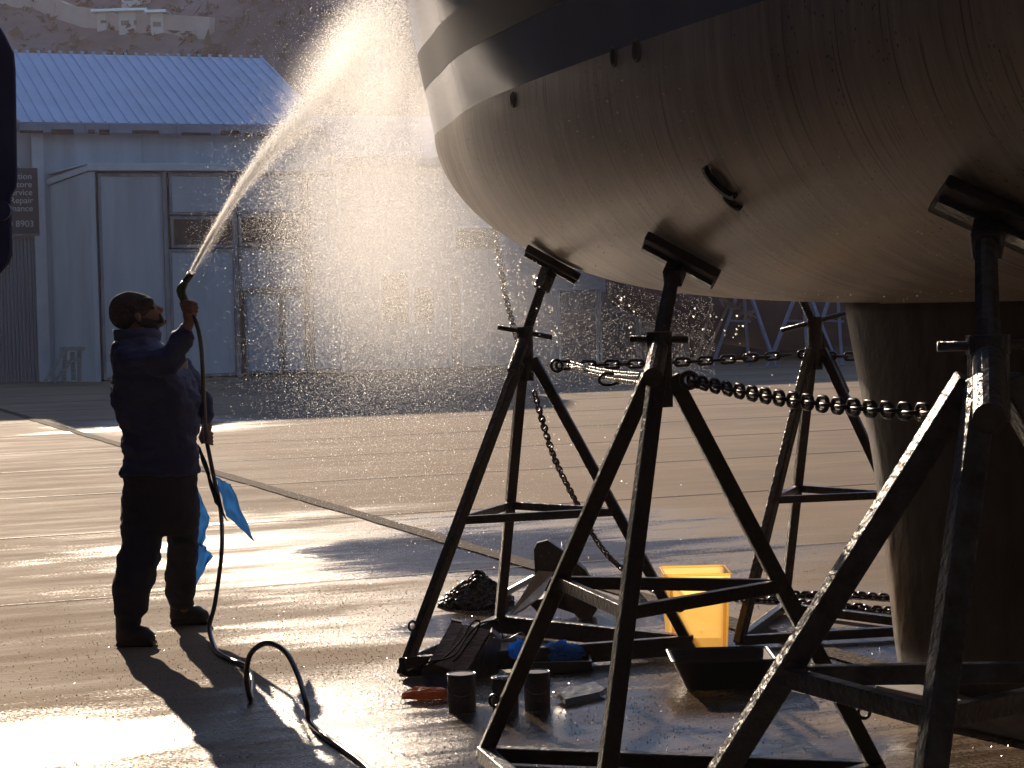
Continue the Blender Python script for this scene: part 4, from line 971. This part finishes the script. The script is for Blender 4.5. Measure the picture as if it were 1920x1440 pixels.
MB().box(mp_(346, 684, -.235 + .02), (.03, .008, .035)).build('chest_badge', M_wh, man)
# trousers
tr_ = MB()
tr_.loft([erow(244, 362, 862, .15), erow(233, 370, 895, .17), erow(227, 373, 950, .19), erow(227, 372, 985, .18), erow(230, 368, 1000, .15)])
tr_.loft([erow(228, 310, 950, .12, -.06), erow(227, 309, 990, .12, -.08), erow(232, 303, 1010, .12, -.1), erow(222, 302, 1040, .115, -.14), erow(217, 293, 1077, .11, -.18), erow(213, 287, 1096, .11, -.2), erow(213, 280, 1117, .10, -.21), erow(215, 278, 1147, .09, -.22), erow(221, 266, 1160, .07, -.23), erow(222, 264, 1178, .065, -.23)])
tr_.loft([erow(312, 374, 950, .12, .06), erow(314, 373, 990, .12, .1), erow(314, 371, 1027, .11, .15), erow(311, 370, 1060, .10, .2), erow(309, 368, 1103, .09, .26), erow(314, 365, 1125, .08, .3), erow(322, 362, 1140, .07, .32)])
trs = tr_.build('trousers', M_trs, man, remesh=.011, smooths=2); wrinkle(trs, .010, 10, 9, (1, 1, 1.8))
# beanie
be = MB(); be.ball(mp_(244, 580), 37 * PX, 14, (1.08, .95, .92)); be.ball(mp_(262, 577), 28 * PX, 12, (1.0, 1.05, .95)); be.cap(mp_(234, 590, 0), 30 * PX, mp_(238, 592, 0), 29 * PX); be.cap(mp_(275, 566, -.05), 9 * PX, mp_(275, 566, .05), 9 * PX); be.cap(mp_(280, 566, -.03), 8 * PX, mp_(280, 566, .03), 8 * PX)
bn = be.build('beanie', M_bean, man, remesh=.006, smooths=3); wrinkle(bn, .004, 14, 2)
br = MB(); br.cap(mp_(306, 604), 6.5 * PX, mp_(288, 609), 11 * PX); br.cap(mp_(290, 610, -.03), 10 * PX, mp_(266, 604, -.07), 9 * PX); br.cap(mp_(290, 610, .03), 10 * PX, mp_(266, 604, .07), 9 * PX); br.cap(mp_(300, 590, -.02), 3 * PX, mp_(303, 602, -.03), 5 * PX)
bb = br.build('beard', M_hair, man, remesh=.005, smooths=2); wrinkle(bb, .004, 40, 1)
for s_ in (-1, 1): MB().ball(mp_(286, 577, s_ * .030), .010, 8).build('eye', M_hair, man, smooth=True)
# boots
for cx, gy, dd, toe in ((240, 1211, -.24, 294), (340, 1170, .33, 398)):
    g_ = gz(cx, gy); b_ = MB(); y_ = g_.y; x0 = g_.x; L_ = (toe - cx) * PX
    b_.cap(Vector((x0 - .01, y_, .05)), .048, Vector((x0 - .005, y_, .16)), .052); b_.cap(Vector((x0 - .01, y_, .045)), .05, Vector((x0 + L_ * .5, y_ - .01, .05)), .05); b_.cap(Vector((x0 + L_ * .5, y_ - .01, .045)), .05, Vector((x0 + L_ - .045, y_ - .02, .04)), .042)
    b_.box(Vector((x0 + L_ / 2 - .028, y_ - .01, .012)), (L_ + .045, .095, .022), Vector((1, -.05, 0)), bev=.008)
    bo_ = b_.build('boot', M_boot, man, remesh=.007, smooths=2)
# loose blue cloth tails behind
M_tail = translucent('thin_blue_cloth', (.16, .38, .66), .6, .5)
def SOL(o):
    md = o.modifiers.new('s', 'SOLIDIFY'); md.thickness = .002; return o
def sheet(px, n=14):
    (a, b, c, d) = [mp_(*p) for p in px]; vs = []; fs = []
    for i in range(n + 1):
        for j in range(n + 1):
            u, v = i / n, j / n; p = a.lerp(b, u).lerp(d.lerp(c, u), v); p += Vector((.003 * math.sin(v * 15 + u * 4), .012 * math.sin(u * 9 + v * 4) + .010 * math.sin(v * 11), .003 * math.sin(u * 13 + v * 5))); vs.append(p)
    for i in range(n):
        for j in range(n): fs.append((i * (n + 1) + j, (i + 1) * (n + 1) + j, (i + 1) * (n + 1) + j + 1, i * (n + 1) + j + 1))
    return vs, fs
q = MB(); q.add(*sheet([(404, 895, .1), (432, 908, .12), (478, 1014, .12), (424, 965, .1)])); SOL(q.build('cloth_tail', M_tail, man, smooth=True))
q = MB(); q.add(*sheet([(370, 920, .3), (394, 972, .34), (380, 1024, .34), (368, 1020, .3)])); q.add(*sheet([(368, 1018, .3), (382, 1022, .34), (400, 1042, .36), (368, 1096, .32)])); SOL(q.build('cloth_tail', M_tail, man, smooth=True))
q = MB(); q.add(*sheet([(366, 830, .0), (376, 838, .0), (428, 978, .06), (402, 940, .04)])); tl = q.build('coat_tail', M_trs, man, smooth=True)

# hose gun and hose
M_gun = mat('green_plastic_gun', (.06, .11, .03), .35, var=.3, vscale=20); M_hose = mat('dark_hose', (.045, .04, .04), .28, var=.3, vscale=20, coat=.4)
gn = empty('hose_gun', mp_(345, 560, HD), 'green and black garden spray gun held upright in the raised hand', 'spray gun')
MB().tube([mp_(358, 513, HD), mp_(353, 521, HD), mp_(347, 529, HD)], [7 * PX, 6.5 * PX, 6 * PX], 14).build('nozzle', M_bk, gn, smooth=True)
MB().tube([mp_(349, 527, HD), mp_(340, 541, HD), mp_(341, 552, HD), mp_(347, 565, HD), mp_(354, 580, HD), mp_(361, 592, HD)], [6 * PX, 9 * PX, 8.5 * PX, 7.5 * PX, 6.5 * PX, 5 * PX], 14).build('grip', M_gun, gn, smooth=True)
MB().tube(spline([mp_(335, 538, HD), mp_(333, 546, HD), mp_(338, 558, HD)], 4), 2.5 * PX, 8).build('trigger', M_gun, gn, smooth=True)
hr = .011
hp_ = [mp_(360, 590, HD), mp_(368, 605, HD), mp_(376, 640, -.2), mp_(380, 690, -.1), mp_(382, 750, .0), mp_(386, 815, .15), mp_(392, 850, .16), mp_(402, 900, .15), mp_(414, 960, .12)]
g_end = gz(402, 1212, hr)
hp_ += [Vector((mp_(419, 1030, 0).x, 9.95, mp_(419, 1030).z)), Vector((mp_(412, 1120).x, 9.85, mp_(412, 1120).z)), Vector((mp_(404, 1180).x, 9.8, mp_(404, 1180, -.25).z)), g_end, gz(412, 1226, hr), gz(440, 1240, hr), gz(462, 1250, hr), gz(472, 1275, hr), gz(470, 1312, hr)]
l0 = gz(470, 1312, hr)
dl = (l0 - CAM).dot(_f)
hp_ += [at(462, 1270, dl - .02), at(470, 1226, dl - .05), at(500, 1206, dl - .1), at(535, 1222, dl - .2), at(560, 1270, dl - .35), at(574, 1320, dl - .5), gz(580, 1352, hr), gz(605, 1378, hr), gz(650, 1410, hr), gz(690, 1442, hr), gz(740, 1500, hr), gz(900, 1650, hr)]
o = MB().tube(spline(hp_, 10), hr, 12).build('hose', M_hose, smooth=True, loc=g_end); tag(o, 'dark garden hose running from the spray gun down and looping across the wet ground', 'hose')

# ------------------------------------------------------------ water
def water_mat(w_tr):
    mt = bpy.data.materials.new('backlit_water'); mt.use_nodes = True; n = mt.node_tree; n.nodes.clear(); out = n.nodes.new('ShaderNodeOutputMaterial')
    t = n.nodes.new('ShaderNodeBsdfTranslucent'); t.inputs[0].default_value = (1, 1, 1, 1); r_ = n.nodes.new('ShaderNodeBsdfTransparent'); mx = n.nodes.new('ShaderNodeMixShader'); mx.inputs[0].default_value = w_tr
    n.links.new(t.outputs[0], mx.inputs[1]); n.links.new(r_.outputs[0], mx.inputs[2]); n.links.new(mx.outputs[0], out.inputs[0]); return mt
M_drop = water_mat(.1)
def drops(name, C_, rad, label, m_=M_drop, stretchz=None):
    tet = np.array([(1, 1, 1), (1, -1, -1), (-1, 1, -1), (-1, -1, 1)]) / 1.2; N = len(C_)
    rot = rng.normal(size=(N, 3, 3)); Q_, _ = np.linalg.qr(rot)
    V_ = np.einsum('nij,kj->nki', Q_, tet) * rad[:, None, None] + C_[:, None, :]
    f_ = np.array([(0, 1, 2), (0, 3, 1)]); Fs = (np.arange(N) * 4)[:, None, None] + f_[None]
    o = np_mesh(name, V_.reshape(-1, 3), Fs.reshape(-1, 3), m_); tag(o, label, 'water', kind='stuff'); return o
DJ = DM + HD
nz0 = np.array(mp_(359, 510, HD))
jc = [np.array(at(x, y, d)) for x, y, d in ((359, 510, DJ), (396, 442, 9.9), (450, 354, 10.05), (508, 280, 10.2), (570, 218, 10.35), (640, 150, 10.55), (700, 70, 10.75), (742, -40, 10.9))]
def jetpos(t):
    u = t * (len(jc) - 1); i = np.minimum(u.astype(int), len(jc) - 2); fr = (u - i)[:, None]; J = np.array(jc); return J[i] * (1 - fr) + J[i + 1] * fr
Cs = []; Rs = []
# dense jet
N = 80000; t = rng.random(N) ** .9; P = jetpos(t); sg_ = (.005 + .15 * t ** 2.4)[:, None]; Cs.append(P + rng.normal(size=(N, 3)) * sg_); Rs.append(rng.uniform(.0007, .0017, N) * (1 + .5 * t))
# wide halo
N = 8000; t = rng.random(N) ** .6; P = jetpos(t); Cs.append(P + rng.normal(size=(N, 3)) * (.02 + .3 * t)[:, None] * [1, 1, 1]); Rs.append(rng.uniform(.0006, .0014, N))
# falling curtain: released along the jet and off the stem, drifting down
N = 300000; t = .36 + .64 * rng.random(N) ** .7; P = jetpos(t) + rng.normal(size=(N, 3)) * (.05 + .16 * t)[:, None]
fall = rng.gamma(2.0, .34, N) * (.35 + t * 1.15); P[:, 2] -= fall; P[:, 0] += .08 + fall * rng.normal(.10, .13, N); P[:, 1] += fall * rng.normal(0, .12, N)
ok = P[:, 2] > .3; Cs.append(P[ok]); Rs.append((rng.uniform(.0006, .0013, N) * (1 + 1.3 * (rng.random(N) < .04)))[ok])
# splash off the stem
N = 60000; u = rng.random(N); st0 = np.array(hp(-.28, 0, 3.35)); st1 = np.array(hp(.05, -.05, 2.35)); P = st0 * (1 - u[:, None]) + st1 * u[:, None]; r_ = rng.exponential(.10, N)
P += np.stack([-r_ * rng.uniform(.3, 1.2, N), rng.normal(-.1, .12, N), rng.normal(0, .08, N) - r_ * rng.random(N)], 1); Cs.append(P); Rs.append(rng.uniform(.0005, .0010, N))
N = 14000; P = np.array([at(x, y, d) for x, y, d in zip(rng.uniform(640, 1340, N), 740 - rng.gamma(2, 70, N), rng.uniform(10.3, 12, N))]); Cs.append(P); Rs.append(rng.uniform(.0007, .0016, N))
C_ = np.concatenate(Cs); R_ = np.concatenate(Rs)
# keep what clears the hull
keep = (C_[:, 2] > .15)
rel = C_ - np.array(SO); s_c = rel[:, 0] * SA.x + rel[:, 1] * SA.y; l_c = np.abs(rel[:, 0] * SN.x + rel[:, 1] * SN.y)
hbw = np.interp(s_c, [a for a, b in BT], [b for a, b in BT]) + .12; inside = (s_c > -.25) & (l_c < hbw) & (C_[:, 2] > np.interp(s_c, [a for a, b in ZT], [b for a, b in ZT]))
keep &= ~inside
drops('water_spray', C_[keep], R_[keep], 'fine backlit water droplets thrown from the hose gun onto the bow')
# beads of water and grit lying on the soaked concrete
N = 15000; gx = rng.normal(-.2, 1.3, N); gy = 9.0 + rng.normal(0, 1.9, N); gr_ = rng.uniform(.001, .0028, N)
M_gb = mat('wet_grit', (.16, .14, .12), .18, spec=1.0)
okg = (gy > 6.2); drops('ground_droplets', np.stack([gx, gy, np.full(N, .0015)], 1)[okg], gr_[okg], 'beads of water and grit sparkling on the soaked concrete', M_gb)
# bright drips falling off the hull
cl_ = []; cr_ = []
for x0, y0, x1, y1, n, sp in ((940, 455, 960, 560, 22, 8), (968, 470, 985, 600, 26, 9), (1000, 490, 1012, 560, 12, 8), (1002, 515, 1008, 640, 18, 6), (1030, 560, 1042, 640, 18, 6), (1120, 520, 1200, 600, 10, 10), (1170, 560, 1190, 670, 8, 6), (1180, 640, 1185, 740, 6, 6), (925, 450, 990, 700, 18, 6), (1010, 650, 1040, 900, 12, 20), (1300, 590, 1400, 620, 16, 12), (1370, 640, 1480, 760, 8, 25), (960, 700, 1300, 1100, 26, 60)):
    for k in range(n):
        t = random.random(); cl_.append(at(x0 + (x1 - x0) * t + random.gauss(0, sp * .5), y0 + (y1 - y0) * t + random.gauss(0, sp), random.uniform(9.0, 10.2))); cr_.append(random.uniform(.003, .0062))
drops('water_drips', np.array(cl_), np.array(cr_), 'larger sunlit drips falling from the bow past the stands')
# beads hanging on the hull
vs_ = []
bm_ = MB(); cnt = 0
for _ in range(300):
    x = random.uniform(850, 1900); y = random.uniform(120, 575)
    if random.random() < .35: x = random.uniform(1250, 1900); y = random.uniform(545, 570)
    p, n_ = hull_hit(x, y)
    if p is None: continue
    bm_.ball(p + n_ * .002, random.uniform(.0014, .0030), 4)
M_bead = mat('water_bead', (.9, .9, .9), .03, spec=1.0); M_bead.node_tree.nodes['Principled BSDF'].inputs['Transmission Weight'].default_value = .95; M_bead.node_tree.nodes['Principled BSDF'].inputs['IOR'].default_value = 1.33
tag(bm_.build('water_beads', M_bead, smooth=True, loc=SO), 'water beads clinging to the underside of the hull', 'water', kind='stuff')

# mist: soft forward-scattering clouds of fine spray
def mist(c, rad, dens, ax=None):
    mt = bpy.data.materials.new('spray_mist'); mt.use_nodes = True; n = mt.node_tree; n.nodes.clear(); L = n.links
    out = n.nodes.new('ShaderNodeOutputMaterial'); pv = n.nodes.new('ShaderNodeVolumePrincipled'); pv.inputs['Color'].default_value = (1, 1, 1, 1); pv.inputs['Anisotropy'].default_value = .6
    tc = n.nodes.new('ShaderNodeTexCoord'); ln = n.nodes.new('ShaderNodeVectorMath'); ln.operation = 'LENGTH'; L.new(tc.outputs['Object'], ln.inputs[0])
    mr = n.nodes.new('ShaderNodeMapRange'); mr.interpolation_type = 'SMOOTHSTEP'; mr.inputs[1].default_value = 0; mr.inputs[2].default_value = 1; mr.inputs[3].default_value = dens; mr.inputs[4].default_value = 0; L.new(ln.outputs['Value'], mr.inputs[0])
    L.new(mr.outputs[0], pv.inputs['Density']); L.new(pv.outputs[0], out.inputs['Volume'])
    bm = bmesh.new(); bmesh.ops.create_icosphere(bm, subdivisions=3, radius=1); me = bpy.data.meshes.new('spray_mist'); bm.to_mesh(me); bm.free(); me.materials.append(mt)
    o = bpy.data.objects.new('mist_cloud', me); col.objects.link(o); o.scale = rad
    if ax is not None: o.rotation_euler = ax
    o.parent = MIST; o.location = Vector(c) - Vector(MIST.location); return o
MIST = empty('spray_mist', at(680, 400, 10.6), 'soft glowing cloud of fine spray drifting down in front of the bow', 'mist', kind='stuff')
def seg(x0, y0, x1, y1, d0, d1, wid, dens):
    a, b = at(x0, y0, d0), at(x1, y1, d1); v = b - a; e = v.to_track_quat('Z', 'Y').to_euler(); mist((a + b) / 2, (wid, wid, v.length * .62), dens, e)
seg(359, 510, 470, 325, DJ, 10.0, .045, 4); seg(420, 395, 590, 185, 9.95, 10.4, .06, 2.0); seg(540, 240, 740, -20, 10.2, 10.8, .24, 1.0)
mist(at(705, 130, 10.9), (.36, .4, .5), 1.0); mist(at(800, 210, 10.9), (.14, .2, .4), 1.2)
mist(at(700, 330, 10.8), (.7, .5, .95), .32); mist(at(790, 470, 10.9), (.85, .5, 1.05), .34); mist(at(660, 540, 10.8), (.6, .5, .7), .14); mist(at(900, 600, 11.2), (.9, .5, .5), .10)

# ------------------------------------------------------------ unseen dark blocker added behind and beside the camera to cut sky light
bs = empty('sky_blocker', Vector((4, -14, 0)), 'tall dark unseen blocks added around the camera to hold back sky light', 'shed')
M_blocker = mat('blocker_black', (.012, .012, .013), .8, var=.2)
MB().box(Vector((4, -14, 10)), (46, 22, 20)).build('wall', M_blocker, bs); MB().box(Vector((4, -12.5, 20.2)), (48, 27, .3)).build('roof', M_blocker, bs)
MB().box(Vector((-16, 13.5, 8)), (14, 33, 16)).build('side_blocker', M_blocker, bs)
MB().box(Vector((20, 8.5, 8)), (14, 23, 16)).build('side_blocker', M_blocker, bs)

# ------------------------------------------------------------ haze
hm = bpy.data.materials.new('air'); hm.use_nodes = True; n = hm.node_tree; n.nodes.clear(); out = n.nodes.new('ShaderNodeOutputMaterial'); pv = n.nodes.new('ShaderNodeVolumePrincipled')
pv.inputs['Color'].default_value = (.92, .84, 1, 1); pv.inputs['Density'].default_value = .00027; pv.inputs['Anisotropy'].default_value = .45; n.links.new(pv.outputs[0], out.inputs['Volume'])
hz = MB().box(Vector((20, 150, 44)), (520, 400, 90)).build('haze', hm, loc=(0, 0, 0)); tag(hz, 'thin sunlit haze over the yard and hillside', None, kind='stuff')
